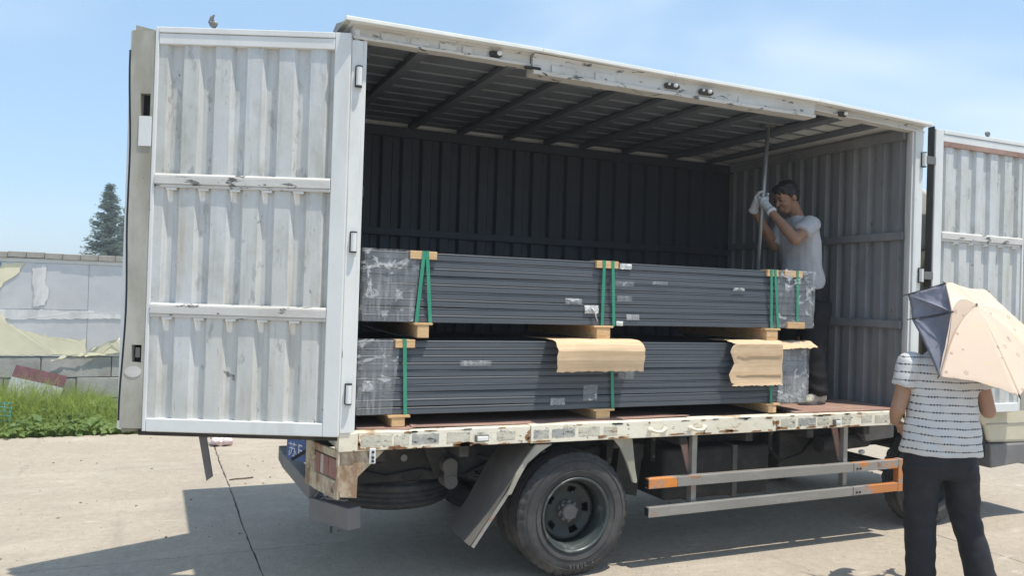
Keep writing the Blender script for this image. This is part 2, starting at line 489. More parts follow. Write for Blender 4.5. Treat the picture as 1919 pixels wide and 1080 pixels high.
# ================================================================ GROUND
ground_mb = MB()
ground_mb.grid(lambda u, v: (-600 + 1200 * u, -600 + 1200 * v, -.05), 12, 12)
ground = tag(ground_mb.build('ground', m_soil, fix=False), kind='structure')
XJ = [-25.0, -20.1, -15.0, -10.1, -5.2, -.28, 4.62, 9.5, 14.4, 19.3, 24.2]
YJ = [-13.2, -8.4, -3.6, 1.2, 6.02]
def slab(x0, x1, y0, y1, seed):
    rnd = random.Random(seed)
    n = 170
    def jx(y, s): return .003 + .004 * nz3((s * 9.1, y * 2.3, 1)) + .005 * nz3((s * 3.3, y * 11, 4)) + .006 * max(0, nz3((s * 5.3, y * 34, 4)))
    def mx(t, s): return .012 * nz3((s * 7.7, t * .9, 2)) + .004 * nz3((s * 2.9, t * 6, 6))
    def my(t, s): return (.010 * nz3((s * 5.1, t * .9, 8)) + .004 * nz3((s * 4.3, t * 6, 3))) if s < 5 else 0
    loop = []
    for i in range(n): x = x0 + (x1 - x0) * i / n; loop.append((x, y0 + .5 * abs(jx(x, y0 + 50)) + my(x, y0), 0))
    for i in range(n): y = y0 + (y1 - y0) * i / n; loop.append((x1 - jx(y, x1 + 3) + mx(y, x1), y, 0))
    for i in range(n): x = x1 - (x1 - x0) * i / n; loop.append((x, y1 - (.5 if y1 < 5 else 12) * abs(jx(x, y1 + 20)) + my(x, y1), 0))
    for i in range(n): y = y1 - (y1 - y0) * i / n; loop.append((x0 + jx(y, x0 + 7) + mx(y, x0), y, 0))
    mb = MB()
    N = len(loop)
    c = V(((x0 + x1) / 2, (y0 + y1) / 2, 0))
    rim_ = [V(p) + (c - V(p)).normalized() * .006 for p in loop]
    vs = rim_ + [V(p) - V((0, 0, .006)) for p in loop] + [V(p) - V((0, 0, .06)) for p in loop]
    fs = [tuple(range(N))]
    for r in range(2):
        for i in range(N):
            j = (i + 1) % N
            fs.append((r * N + i, (r + 1) * N + i, (r + 1) * N + j, r * N + j))
    mb.add(vs, fs)
    return mb
for a in range(len(XJ) - 1):
    for b in range(len(YJ) - 1):
        slab(XJ[a], XJ[a + 1], YJ[b], YJ[b + 1], a * 10 + b).build('concrete_slab', m_conc, ground, fix=False)

# ================================================================ WALL BEHIND THE TRUCK
WY = 7.4
wall = tag(empty('perimeter_wall', (-1.9, WY, 0)), 'low grey block wall clad in bare metal sheets with peeling cream film behind the weeds', 'wall')
mb = MB(); mb.box(-15, 13, WY + .03, WY + .2, -.1, 2.02)
mb.build('wall_core', m_wall, wall, world=True)
blk = MB(); blk.box(0, .79, 0, .05, 0, .262)
src = blk.build('concrete_block', m_wall, wall, bevel=.006)
src.location = V((-15, WY - .02, -.02)) - wall.location
for r in range(3):
    for k in range(35):
        if r == 0 and k == 0: continue
        x = -15 + k * .8 - (.4 if r % 2 else 0)
        inst(src, wall, V((x, WY - .02 + random.uniform(-.004, .004), -.02 + r * .27)) - wall.location)
cop = MB(); cop.box(0, .196, 0, .3, 0, .075)
src = cop.build('coping_block', m_coping, wall, bevel=.006)
src.location = V((-15, WY - .06, 2.03)) - wall.location
for k in range(1, 140):
    inst(src, wall, V((-15 + k * .2, WY - .06 + random.uniform(-.008, .008), 2.025 + random.uniform(-.005, .005))) - wall.location, (0, random.uniform(-.012, .012), random.uniform(-.02, .02)))
mb = MB(); mb.box(-15, 13, WY - .035, WY + .03, 1.975, 2.022); mb.build('trim_strip', m_trim, wall, world=True)
mb = MB(); mb.box(-15, 13, WY - .03, WY + .03, .792, .815); mb.build('trim_strip', m_trim, wall, world=True)
sheets = [(-15 + i * 1.21, -15 + (i + 1) * 1.21) for i in range(23)]
x = -15.01
for i in range(23):
    x0, x1 = -15.01 + i * 1.21, -15.01 + (i + 1) * 1.21 - .004
    if i % 2 == 0:
        spans = ((.817, 1.382), (1.386, 1.973))
    else:
        spans = ((.817, 1.973),)
    for z0, z1 in spans:
        mb = MB()
        mb.grid(lambda u, v: (x0 + (x1 - x0) * u, WY - .016 - .006 * nz3((x0 + u * 1.3, v * 1.1, z0)), z0 + (z1 - z0) * v), 8, 6, (0, .004, 0))
        mb.build('metal_sheet', m_sheet, wall, world=True, fix=False)
def film(pts, name, m, curl=.0, y=WY - .032, sub=6):
    """ragged flake of film, outline in (x, z)"""
    out = []
    for i, p in enumerate(pts):
        q = pts[(i + 1) % len(pts)]
        L = math.hypot(q[0] - p[0], q[1] - p[1])
        n = max(1, int(L / .035))
        for k in range(n):
            t = k / n
            j = .012 if L < 2 else .006
            out.append(V((p[0] + (q[0] - p[0]) * t + random.uniform(-j, j), y - curl * abs(nz3((p[0] + t, p[1], 3))) - .002 * random.random(), p[1] + (q[1] - p[1]) * t + random.uniform(-j, j))))
    mb = MB(); mb.prism(out, (0, .003, 0))
    return mb.build(name, m, wall, world=True)
film([(-2.9, .805), (-1.71, .805), (-1.70, 1.0), (-2.1, 1.03), (-2.42, 1.12), (-2.58, 1.2), (-2.70, 1.40), (-2.9, 1.5)], 'cream_film', m_film)
film([(-1.73, .79), (-1.55, .80), (-1.26, .845), (-1.1, .88), (-1.1, 1.10), (-1.24, 1.06), (-1.45, .97), (-1.62, .90)], 'cream_film', m_film, curl=.05, y=WY - .05)
film([(-2.1, .74), (-1.98, .80), (-1.72, .83), (-1.72, .80), (-1.9, .80), (-2.08, .73)], 'cream_film', m_film, curl=.03, y=WY - .06)
film([(-2.9, 1.45), (-2.72, 1.55), (-2.62, 1.72), (-2.5, 1.82), (-2.42, 1.96), (-2.9, 1.96)], 'cream_film', m_film)
film([(-2.86, 1.8), (-2.70, 1.88), (-2.66, 1.955), (-2.86, 1.955)], 'blue_film', m_filmblue, y=WY - .038)
film([(-2.32, 1.42), (-2.18, 1.44), (-2.14, 1.60), (-2.19, 1.75), (-2.18, 1.955), (-2.33, 1.955), (-2.33, 1.7), (-2.30, 1.55)], 'glue_residue', m_filmwhite)
film([(-2.9, 1.25), (-1.7, 1.27), (-1.2, 1.28), (-1.2, 1.315), (-1.72, 1.375), (-2.9, 1.375)], 'glue_residue', m_filmwhite, y=WY - .029)
film([(-5.4, .81), (-3.2, .81), (-3.3, 1.3), (-4.1, 1.5), (-5.2, 1.2)], 'cream_film', m_film)

# board leaning on the wall
lb = tag(empty('leaning_board', (-2.25, 7.2, 0)), 'grey board with maroon top band leaning on the wall among the weeds', 'board')
c0, ex = V((-2.62, 7.12, .1)), V((.53, 0, -.14)).normalized()
ez = V((.21, .16, .75)).normalized()
n_ = ez.cross(ex).normalized()
mb = MB(); mb.M = None
P = lambda a, b: c0 + ex * a + ez * b
mb.prism([P(0, 0), P(.58, 0), P(.58, .48), P(0, .48)], n_ * -.02)
mb.build('lower_panel', m_lightgrey, lb, world=True)
mb = MB(); mb.prism([P(0, .48), P(.58, .48), P(.58, .63), P(0, .63)], n_ * -.02)
mb.build('maroon_band', m_maroon, lb, world=True)
for a in (.14, .43):
    mb = MB(); w = .03
    q0 = [P(a - w, .46), P(a + w, .46), P(a + w, .52), P(a - w, .52)]
    mb.prism([p + n_ * .001 for p in q0], n_ * .008)
    fp = mb.build('fixing_plate', m_bolt, lb, world=True)
    mb = MB(); mb.tube([P(a, .49) + n_ * .009, P(a, .49) + n_ * .02], .01, 8)
    mb.build('bolt', m_chas, fp, world=True)

# ================================================================ WEEDS
m_grass = mat('weed_blades', (.17, .25, .055), .6, layers=[((.25, .32, .075), 3, .45, .6, .8, 2), ((.075, .15, .035), 5, .55, .68, .8, 5), ((.30, .26, .10), 9, .68, .74, .6, 7)], mott=.2)
m_leaf = mat('vine_leaves', (.14, .215, .065), .5, layers=[((.22, .30, .09), 4, .45, .6, .8, 2), ((.06, .12, .035), 5, .55, .68, .8, 5)], mott=.2)
translucent(m_grass, .5, (.42, .52, .14)); translucent(m_leaf, .45, (.36, .48, .16))
rg = random.Random(11)
mb = MB()
def blade(mb, x, y, h, w, lean):
    an = rg.uniform(0, 6.28)
    d = V((math.cos(an), math.sin(an), 0)); sd = V((-d.y, d.x, 0)) * w
    p = V((x, y, -.03)); ps = []
    for k in range(4):
        t = k / 3
        c = p + V((0, 0, h * t * (1 - .3 * lean * t))) + d * (h * lean * t * t)
        ps.append((c - sd * (1 - t * .92), c + sd * (1 - t * .92)))
    vs = [q for pr in ps for q in pr]
    mb.add(vs, [(0, 1, 3, 2), (2, 3, 5, 4), (4, 5, 7, 6)])
for i in range(19000):
    near = rg.random() < .8
    x = rg.uniform(-4.2, -.4) if near else rg.uniform(-11, 9)
    y = 6.05 + 1.3 * rg.random() ** 1.1
    edge = min(1, (y - 5.95) / .7)
    tall = .27 + .38 * max(0, min(1, (-1.4 - x) / .9 + .15)) if x > -4.2 else .4
    dens = .5 + .5 * nz3((x * 1.7, y * 1.7, 0))
    if rg.random() > .6 + dens: continue
    h = (.10 + tall * edge * (.55 + .6 * dens)) * rg.uniform(.6, 1.15)
    blade(mb, x, y, h, rg.uniform(.003, .0075), rg.uniform(.15, .95))
tag(mb.build('weeds', m_grass, fix=False), kind='stuff')
mb = MB()
def leaf(mb, c, s, nrm, an):
    q = nrm.to_track_quat('Z', 'Y')
    def T(x, y, z): return V(c) + q @ V((x * math.cos(an) - y * math.sin(an), x * math.sin(an) + y * math.cos(an), z)) * s
    mb.add([T(0, 0, 0), T(.5, .35, .1), T(1.15, 0, -.12), T(.5, -.35, .1), T(.55, 0, -.02)], [(0, 4, 1), (1, 4, 2), (2, 4, 3), (3, 4, 0)])
for i in range(1700):
    x = rg.uniform(-2.4, -.3) if rg.random() < .75 else rg.uniform(-8, 8)
    y = 5.98 + rg.random() ** 1.2 * 1.25
    zt = (.08 + .26 * min(1, (y - 5.9) / .7)) * (.7 + .5 * nz3((x * 2.1, y * 2.1, 4)))
    z = zt * (1 - .55 * rg.random() ** 2)
    if x < -2.0 and y > 6.3 and rg.random() < .7: continue
    leaf(mb, (x, y, z), rg.uniform(.035, .10) * (1.5 if y < 6.15 and rg.random() < .25 else 1), V((rg.uniform(-.6, .6), rg.uniform(-.9, .2), 1)).normalized(), rg.uniform(0, 6.28))
tag(mb.build('creeping_leaves', m_leaf, fix=False), kind='stuff')
# scrap of netting in the weeds
mb = MB()
for k in range(7):
    z = .06 + k * .05
    mb.tube([(-2.9 + .06 * i, 6.22 + .03 * math.sin(i * 1.7 + k), z + .02 * math.sin(i * 2.1 + k)) for i in range(10)], .004, 5)
for i in range(10):
    mb.tube([(-2.9 + .06 * i, 6.22 + .03 * math.sin(i * 1.7 + k), .04 + .055 * k) for k in range(7)], .003, 5)
tag(mb.build('netting_scrap', m_net), 'scrap of teal plastic netting tangled in the tall weeds', 'netting')

# ================================================================ TREES
m_bark = mat('tree_bark', (.12, .09, .07), .9)
m_fol = mat('hazed_conifer_foliage', (.15, .20, .175), .8, layers=[((.20, .25, .22), .9, .45, .6, .8, 2), ((.08, .115, .10), 1.4, .5, .66, .7, 5)], mott=.2)  # distance haze is mixed into the leaf colour, paling and bluing it
translucent(m_fol, .55, (.26, .33, .27))
def conifer(x, y, h, rb, label, seed):
    rn = random.Random(seed)
    t = tag(empty('conifer_tree', (x, y, 0)), label, 'tree', 'conifers behind the wall')
    mb = MB(); mb.tube([(x, y, -.1), (x + .05, y, h * .5), (x, y, h * .99)], [.16, .1, .015], 8)
    mb.build('trunk', m_bark, t, world=True)
    mb = MB(); lf = MB()
    for i in range(210):
        s = rn.random() ** .75
        z = h * (.12 + .87 * s)
        L = rb * (1 - s) ** .85 * rn.uniform(.72, 1.12) + .06
        an = rn.uniform(0, 6.28)
        d = V((math.cos(an), math.sin(an), rn.uniform(.05, .35)))
        p0 = V((x, y, z)); p1 = p0 + d * L
        mb.tube([p0, p1], [.02, .005], 4)
        for k in range(int(20 + 75 * L)):
            t_ = rn.uniform(.1, 1.08)
            c = p0.lerp(p1, t_) + V((rn.gauss(0, .09), rn.gauss(0, .09), rn.gauss(0, .07))) * (1.0 - .3 * t_)
            leaf2 = rn.uniform(.05, .11)
            nrm = V((rn.uniform(-1, 1), rn.uniform(-1, 1), rn.uniform(.1, 1))).normalized()
            q = nrm.to_track_quat('Z', 'Y')
            lf.add([c + q @ V((0, 0, 0)) , c + q @ V((leaf2, leaf2 * .3, 0)), c + q @ V((leaf2 * 2, 0, -.02)), c + q @ V((leaf2, -leaf2 * .3, 0))], [(0, 1, 2, 3)])
    mb.build('branches', m_bark, t, world=True, fix=False)
    lf.build('crown', m_fol, t, world=True, fix=False)
conifer(-3.28, 45.8, 7.3, 1.75, 'pointed conifer, hazy blue-green, standing clear above the wall, left of the open door', 3)
conifer(-2.35, 47.2, 6.35, 1.5, 'shorter conifer mostly hidden behind the edge of the open door', 8)

# ================================================================ TRUCK
truck = tag(empty('box_truck'), 'old cream and white box truck with its side doors folded open and cargo bay loaded', 'truck')
L_, W_, ZB, ZF, ZT = 4.34, 2.16, .86, .962, 3.10
# bed rail: fold of three steel lengths, the middle one slightly out of line
mb = MB()
mb.box(.0, .105, -.004, .09, ZB, ZF)
mb.box(.105, 1.145, 0, .09, ZB, ZF)
mb.box(1.147, 3.02, -.008, .09, ZB - .003, ZF + .004)
mb.box(3.022, 4.27, 0, .09, ZB, ZF)
mb.box(4.27, 4.385, -.004, .09, ZB, ZF)
mb.box(.0, 4.385, 2.14, 2.2, ZB, ZF)
rail = mb.build('bed_rail', m_rail, truck, bevel=.004)
tapes = [(.125, .235), (.239, .296), (.31, .35), (.354, .395), (.413, .571), (.62, .76), (.93, 1.047), (1.166, 1.266), (1.288, 1.362), (1.364, 1.445), (1.471, 1.618), (1.649, 1.745), (3.076, 3.201), (3.23, 3.388), (3.408, 3.514), (3.642, 3.725), (3.83, 3.931), (3.964, 4.105), (4.144, 4.25)]
for i, (a, b) in enumerate(tapes):
    mid = 1.147 < a < 3.02
    y = -.0085 if mid else -.0005
    mb = MB()
    hz = .014
    z0, z1 = ZB + .028 + random.uniform(-.004, .004), ZF - .022 + random.uniform(-.004, .004)
    n = 10
    low = [(a + (b - a) * k / n, y, z0 + random.uniform(-.004, .004)) for k in range(n + 1)]
    top = [(a + (b - a) * k / n, y, z1 + random.uniform(-.004, .004)) for k in range(n, -1, -1)]
    mb.prism(low + top, (0, -.0015, 0))
    mb.build('marking_tape', m_tapedark if i in (4, 8, 9, 7, 13) else m_tape, rail)
# rust bleeding along the lower edge and at the joints, and chipped spots, as thin raised scale
rq = random.Random(21)
def blotch(x, z, w, h, m, y=None):
    if y is None: y = -.0093 if 1.15 < x < 3.02 else -.0013
    n = 14
    poly = []
    for k in range(n):
        a = 2 * math.pi * k / n
        r = rq.uniform(.45, 1.0)
        poly.append((x + w * r * math.cos(a), y, max(ZB + .0005, min(ZF - .001, z + h * r * math.sin(a)))))
    mb = MB(); mb.prism(poly, (0, -.0006, 0))
    mb.build('rust_patch', m, rail)
m_scale = mat('rust_scale', (.24, .12, .055), .85, layers=[((.42, .24, .10), 22, .45, .6, .8, 2), ((.08, .05, .035), 30, .55, .65, .8, 5)], bump=.5, bscale=60)
for k in range(34):
    x = rq.uniform(.02, 4.34)
    blotch(x, ZB + rq.uniform(.0, .02), rq.uniform(.015, .09), rq.uniform(.006, .018), m_scale)
for k in range(26):
    blotch(rq.uniform(.02, 4.34), ZF - rq.uniform(.0, .012), rq.uniform(.01, .06), rq.uniform(.003, .010), m_void if k % 2 else m_scale)
for x in (1.146, 3.021, .11, 4.265):
    for j in range(3): blotch(x + rq.uniform(-.02, .02), ZB + rq.uniform(.01, .09), .022, .022, m_scale)
def lamp_stub(x, w, parent):
    mb = MB(); mb.box(x - w / 2, x + w / 2, -.03, -.009, .885, .925)
    o = mb.build('side_marker', m_steel, parent, bevel=.005)
    mb = MB(); mb.box(x - w / 2 + .008, x + w / 2 - .008, -.042, -.031, .892, .918)
    mb.build('lens', m_bulb, o, bevel=.004)
lamp_stub(.826, .085, truck); lamp_stub(3.566, .06, truck)
for x in (2.041, 2.354):
    mb = MB()
    mb.ell((x - .055, -.018, .908), (.022, .008, .018)); mb.ell((x + .055, -.018, .908), (.022, .008, .018))
    o = mb.build('rope_hook', m_rail, truck, smooth=True)
    mb = MB(); mb.tube([(x - .05, -.02, .903), (x - .02, -.045, .897), (x + .02, -.045, .899), (x + .05, -.02, .907)], .010, 8)
    mb.build('hook_bar', m_rail, o, smooth=True)
mb = MB(); mb.box(.17, .205, -.012, -.001, .79, .875); o = mb.build('bolt_plate', m_white, truck, bevel=.003)
for z in (.805, .825, .855):
    mb = MB(); mb.tube([(.188, -.012, z), (.188, -.019, z)], .008, 8); mb.build('bolt', m_chas, o)

# floor and closed sides
mb = MB(); mb.box(.02, 4.37, .09, 2.15, .90, .955); mb.build('cargo_floor', m_floor, truck)
def corr(mb, x0, x1, z0, z1, yv, yr, per, rw, sl, ph, nzr=10, fn=None, th=.002, dent=.0, seed=0):
    """trapezoid-ribbed sheet in the x-z plane; yv valley, yr ridge depth"""
    xs = []
    k = math.floor((x0 - ph) / per) - 1
    pts = []
    while True:
        b = ph + k * per
        if b > x1 + per: break
        for xx, yy in ((b - sl, yv), (b, yr), (b + rw, yr), (b + rw + sl, yv)):
            pts.append((xx, yy))
        k += 1
    def yat(x):
        for (a, ya), (b, yb) in zip(pts, pts[1:]):
            if a <= x <= b:
                return ya + (yb - ya) * ((x - a) / (b - a) if b > a else 0)
        return yv
    xs = [x0] + [p[0] for p in pts if x0 < p[0] < x1] + [x1]
    if dent:
        extra = []
        for a, b in zip(xs, xs[1:]):
            if b - a > .04: extra += [a + (b - a) * .33, a + (b - a) * .67]
        xs = sorted(xs + extra)
    fn = fn or (lambda x, y, z: (x, y, z))
    rows = []
    for j in range(nzr + 1):
        z = z0 + (z1 - z0) * j / nzr
        rows.append([fn(x, yat(x) + dent * nz3((x * 5 + seed, z * 4, seed)), z) for x in xs])
    n = len(xs)
    vs = [p for r in rows for p in r]
    fs = [(j * n + i, j * n + i + 1, (j + 1) * n + i + 1, (j + 1) * n + i) for j in range(nzr) for i in range(n - 1)]
    mb.add(vs, fs)
# back wall (far side)
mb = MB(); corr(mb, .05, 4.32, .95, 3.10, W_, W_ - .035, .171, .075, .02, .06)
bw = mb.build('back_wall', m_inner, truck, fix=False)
mb = MB(); mb.box(0, 4.385, W_ + .004, W_ + .03, ZB, 3.16); mb.build('outer_skin', m_white, bw)
for z in (2.235, 1.62):
    mb = MB(); mb.box(.05, 4.30, W_ - .06, W_ - .036, z - .03, z + .03); mb.build('wall_rail', m_inner, bw, bevel=.004)
mb = MB(); mb.box(.05, 4.30, W_ - .07, W_ - .036, 3.02, 3.10); mb.build('top_rail', m_inner, bw, bevel=.004)
# front wall (right end) and rear wall
def wall_x(name, X, sgn, m):
    mb = MB(); corr(mb, .06, W_ - .02, .95, 3.10, 0, 1, .150, .07, .018, .12, fn=lambda x, y, z: (X + sgn * .035 * y, x, z))
    w = mb.build(name, m, truck, fix=False)
    mb = MB(); mb.box(min(X - sgn * .004, X - sgn * .03), max(X - sgn * .004, X - sgn * .03), .0, W_ + .03, ZB, 3.16); mb.build('outer_skin', m_white, w)
    for z in (2.29, 1.61):
        mb = MB(); a, b = X + sgn * .036, X + sgn * .062
        mb.box(min(a, b), max(a, b), .06, W_ - .07, z - .03, z + .03); mb.build('wall_rail', m, w, bevel=.004)
    mb = MB(); a, b = X + sgn * .036, X + sgn * .07
    mb.box(min(a, b), max(a, b), .06, W_ - .07, 3.03, 3.10); mb.build('top_rail', m, w, bevel=.004)
    return w
wall_x('front_wall', 4.325, -1, m_end)
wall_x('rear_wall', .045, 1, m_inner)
# ceiling
mb = MB()
mb.grid(lambda u, v: (.05 + 4.27 * u, .06 + 2.09 * v, 3.145), 2, 1)
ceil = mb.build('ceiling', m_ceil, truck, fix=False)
for k in range(10):
    y = .13 + k * .205
    mb = MB()
    mb.hexa([(.06, y, 3.143), (.06, y + .03, 3.143), (.06, y + .022, 3.134), (.06, y + .008, 3.134)], [(4.31, y, 3.143), (4.31, y + .03, 3.143), (4.31, y + .022, 3.134), (4.31, y + .008, 3.134)])
    mb.build('sheet_ridge', m_ceil, ceil)
for x in (.42, .97, 1.40, 1.83, 2.22, 2.58, 3.03, 3.55, 4.0):
    mb = MB(); mb.box(x - .032, x + .032, .05, 2.10, 3.098, 3.132); mb.build('ceiling_rib', m_crib, truck, bevel=.004)
# roof
mb = MB()
prof = [(-.05, 3.205), (1.12, 3.208), (2.06, 3.193), (3.28, 3.184), (4.41, 3.146)]
for (xa, za), (xb, zb) in zip(prof, prof[1:]):
    e = .002
    mb.hexa([(xa, -.075, za - .022), (xb - e, -.075, zb - .022), (xb - e, 2.25, zb - .022), (xa, 2.25, za - .022)], [(xa, -.075, za), (xb - e, -.075, zb), (xb - e, 2.25, zb), (xa, 2.25, za)])
mb.build('roof', m_roof, truck, bevel=.003)
mb = MB(); mb.prism([(-.052, -.06, 3.18), (-.052, .18, 3.235), (-.052, .42, 3.185)], (.03, 0, 0)); mb.build('roof_corner_flap', m_dust, truck)
# top beam in three lengths
def beam(x0, x1, z0a, z0b, z1a, z1b, y0, y1, name='top_beam'):
    n = 22
    def zb(t): return z0a + (z0b - z0a) * t
    mb = MB()
    rows = []
    for i in range(n + 1):
        t = i / n; x = x0 + (x1 - x0) * t
        a = zb(t) + .005 * nz3((x * 6, 1, 1)); b = z1a + (z1b - z1a) * t
        w = .006 * nz3((x * 4, 2, 5))
        rows.append([(x, y0 + w, a), (x, y0 + w * .5 - .004, a + (b - a) * .18), (x, y0 + .014 + w, a + (b - a) * .24), (x, y0 + .010 + w, a + (b - a) * .85), (x, y0 - .012, b), (x, y1, b), (x, y1, a)])
    k = len(rows[0])
    vs = [p for r in rows for p in r]
    fs = [(i * k + j, (i + 1) * k + j, (i + 1) * k + (j + 1) % k, i * k + (j + 1) % k) for i in range(n) for j in range(k)]
    fs += [tuple(range(k)), tuple(n * k + j for j in range(k - 1, -1, -1))]
    mb.add(vs, fs)
    return mb.build(name, m_beam, truck)
beam(.005, 1.07, 3.110, 3.108, 3.182, 3.184, -.01, .07)
beam(1.078, 3.275, 3.062, 3.058, 3.180, 3.160, -.035, .07)
beam(3.283, 4.39, 3.118, 3.078, 3.160, 3.122, -.01, .07)
for a, b, z0, z1 in ((.16, .30, 3.128, 3.165), (.33, .44, 3.126, 3.163), (.50, .60, 3.128, 3.165), (.64, .70, 3.128, 3.165), (1.2, 1.36, 3.085, 3.13), (1.5, 1.64, 3.08, 3.13), (2.6, 2.75, 3.08, 3.12)):
    mb = MB(); y = -.028 if a > 1.1 else -.003
    low = [(a + (b - a) * k / 8, y, z0 + random.uniform(-.004, .004)) for k in range(9)]
    top = [(a + (b - a) * k / 8, y, z1 + random.uniform(-.005, .005)) for k in range(8, -1, -1)]
    mb.prism(low + top, (0, -.0015, 0)); mb.build('marking_tape', m_beam, truck)
mb = MB(); mb.box(1.03, 1.13, -.03, .0, 3.092, 3.105); mb.bar((1.08, -.02, 3.10), (1.17, -.03, 3.062), .02, .006); mb.build('torn_beam_edge', m_chas, truck, bevel=.003)
for x, z, kind in ((.839, 3.146, 0), (2.059, 3.118, 1), (2.328, 3.114, 1), (3.548, 3.120, 0)):
    y = -.046 if 1.1 < x < 3.2 else -.022
    mb = MB()
    w = .045 if kind else .028
    mb.box(x - w, x + w, y, y + .022, z - .016, z + .016)
    mb.ell((x - w, y + .008, z), (.014, .010, .015)); mb.ell((x + w, y + .008, z), (.014, .010, .015))
    o = mb.build('roof_marker_lamp', m_chas, truck, smooth=False)
    mb = MB(); mb.ell((x + .02, y - .006, z + .004), (.017, .013, .014))
    if kind: mb.ell((x - .028, y - .004, z + .006), (.009, .010, .008))
    mb.build('bulb', m_bulb, o, smooth=True)
# posts
def post(x0, x1, name):
    mb = MB()
    n = 12
    for i in range(n):
        za, zb = ZF + (ZT + .0 - ZF) * i / n, ZF + (ZT - ZF) * (i + 1) / n
        ja, jb = .004 * nz3((x0, za * 3, 1)), .004 * nz3((x0, zb * 3, 1))
        y = lambda j: -.012 + j
        a = [(x0 + ja, y(ja), za), (x1 + ja, y(ja), za), (x1 + ja, .07, za), (x0 + ja, .07, za)]
        b = [(x0 + jb, y(jb), zb), (x1 + jb, y(jb), zb), (x1 + jb, .07, zb), (x0 + jb, .07, zb)]
        if i == 0: lo = a
        base = len(mb.v)
        if i == 0: mb.v += a
        mb.v += b
        o = 4 * i
        for q in range(4):
            mb.f.append((o + q, o + (q + 1) % 4, o + 4 + (q + 1) % 4, o + 4 + q)); mb.m.append(0)
    mb.f += [(3, 2, 1, 0), tuple(4 * n + q for q in range(4))]; mb.m += [0, 0]
    return mb.build(name, m_white, truck, bevel=.004)
rp = post(.0, .062, 'rear_post'); fp_ = post(4.30, 4.385, 'front_post')
mb = MB(); mb.box(.063, .085, .0, .03, ZF, 3.108); mb.build('door_stop_strip', m_white, truck, bevel=.003)
mb = MB(); mb.box(4.278, 4.299, .0, .03, ZF, 3.09); mb.build('door_stop_strip', m_white, truck, bevel=.003)
def hinge(x, z, parent, s=1):
    mb = MB(); mb.tube([(x, -.028, z - .05), (x, -.028, z + .05)], .016, 10)
    o = mb.build('hinge', m_white, parent, smooth=False)
    mb = MB(); mb.box(x - .0195, x + .0195, -.018, -.0125, z - .057, z + .057); mb.build('hinge_plate', m_chas, o)
    for dz in (-.054, .054):
        mb = MB(); mb.tube([(x, -.028, z + dz - .003), (x, -.028, z + dz + .003)], .017, 10); mb.build('hinge_cap', m_chas, o)
for z in (2.90, 2.0, 1.177): hinge(.040, z, rp)
for z in (2.87, 1.99, 1.3): 
    hinge(4.375, z, fp_)
    mb = MB(); mb.box(4.392, 4.488, -.04, -.028, z - .03, z + .03); mb.build('hinge_strap', m_steel, fp_, bevel=.003)

# ---------------------------------------------------------------- side doors
def door(name, origin, ang, width, z0, z1, lab, mirror=1, ridge0=.131, rails=(2.302, 1.604), lowdent=.002, seed=1, mf=None, mp_=None, plain=False):
    """leaf in its own frame: x along the leaf from the hinge, y away from its inner face, z up"""
    mf = mf or m_white; mp_ = mp_ or m_door
    mb = MB()
    fw = .085
    # frame: four members, face at y=0
    mb.box(.0, fw, 0, .055, z0, z1)
    mb.box(width - .02, width, .002, .055, z0, z1)
    mb.box(fw + .001, width - .021, .001, .055, z1 - .093, z1 - .034)
    mb.box(fw + .001, width - .021, -.004, .055, z1 - .032, z1 - .001)
    mb.box(fw + .001, width - .021, .001, .055, z0, z0 + .07)
    d = mb.build(name, mf, truck, bevel=.004)
    d.location = origin
    d.rotation_euler = (0, 0, ang)
    d.scale = (1, mirror, 1)
    if lab: d['label'] = lab
    mb = MB(); corr(mb, fw - .004, width - .018, z0 + .06, z1 - .085, .036, .012, .171, .082, .021, ridge0, nzr=26, dent=lowdent, seed=seed)
    mb.build('corrugated_panel', mp_, d, fix=False)
    mb = MB(); mb.box(.004, width - .004, .0605, .066, z0 - .012, z1 + .018); mb.build('outer_skin', m_dust, d)
    for z in rails:
        mb = MB(); mb.box(fw + .002, width - .022, -.006, .0145, z - .022, z + .022)
        mb.hexa([(fw + .002, -.0055, z + .0225), (width - .022, -.0055, z + .0225), (width - .022, .0145, z + .0225), (fw + .002, .0145, z + .0225)],
                [(fw + .002, .004, z + .036), (width - .022, .004, z + .036), (width - .022, .0145, z + .036), (fw + .002, .0145, z + .036)])
        mb.box(fw + .002, width - .022, .0, .0145, z - .040, z - .0225)
        r = mb.build('door_rail', m_beam if not plain else mf, d, bevel=.003)
        k = 0
        while ridge0 + .171 * k + .1 < width - .05:
            b = ridge0 + .171 * k + .093
            mb = MB(); mb.box(b + .005, b + .06, .004, .022, z - .052, z - .041); mb.build('weld_tab', mf, r)
            k += 1
    return d
a1 = math.atan2(.401, -.916)
d1 = door('side_door', (-.012, -.034, 0), a1, 1.052, .948, 3.128, 'white rear-side door swung back, its ribbed inner face in view with a dusty lock edge', mirror=-1)
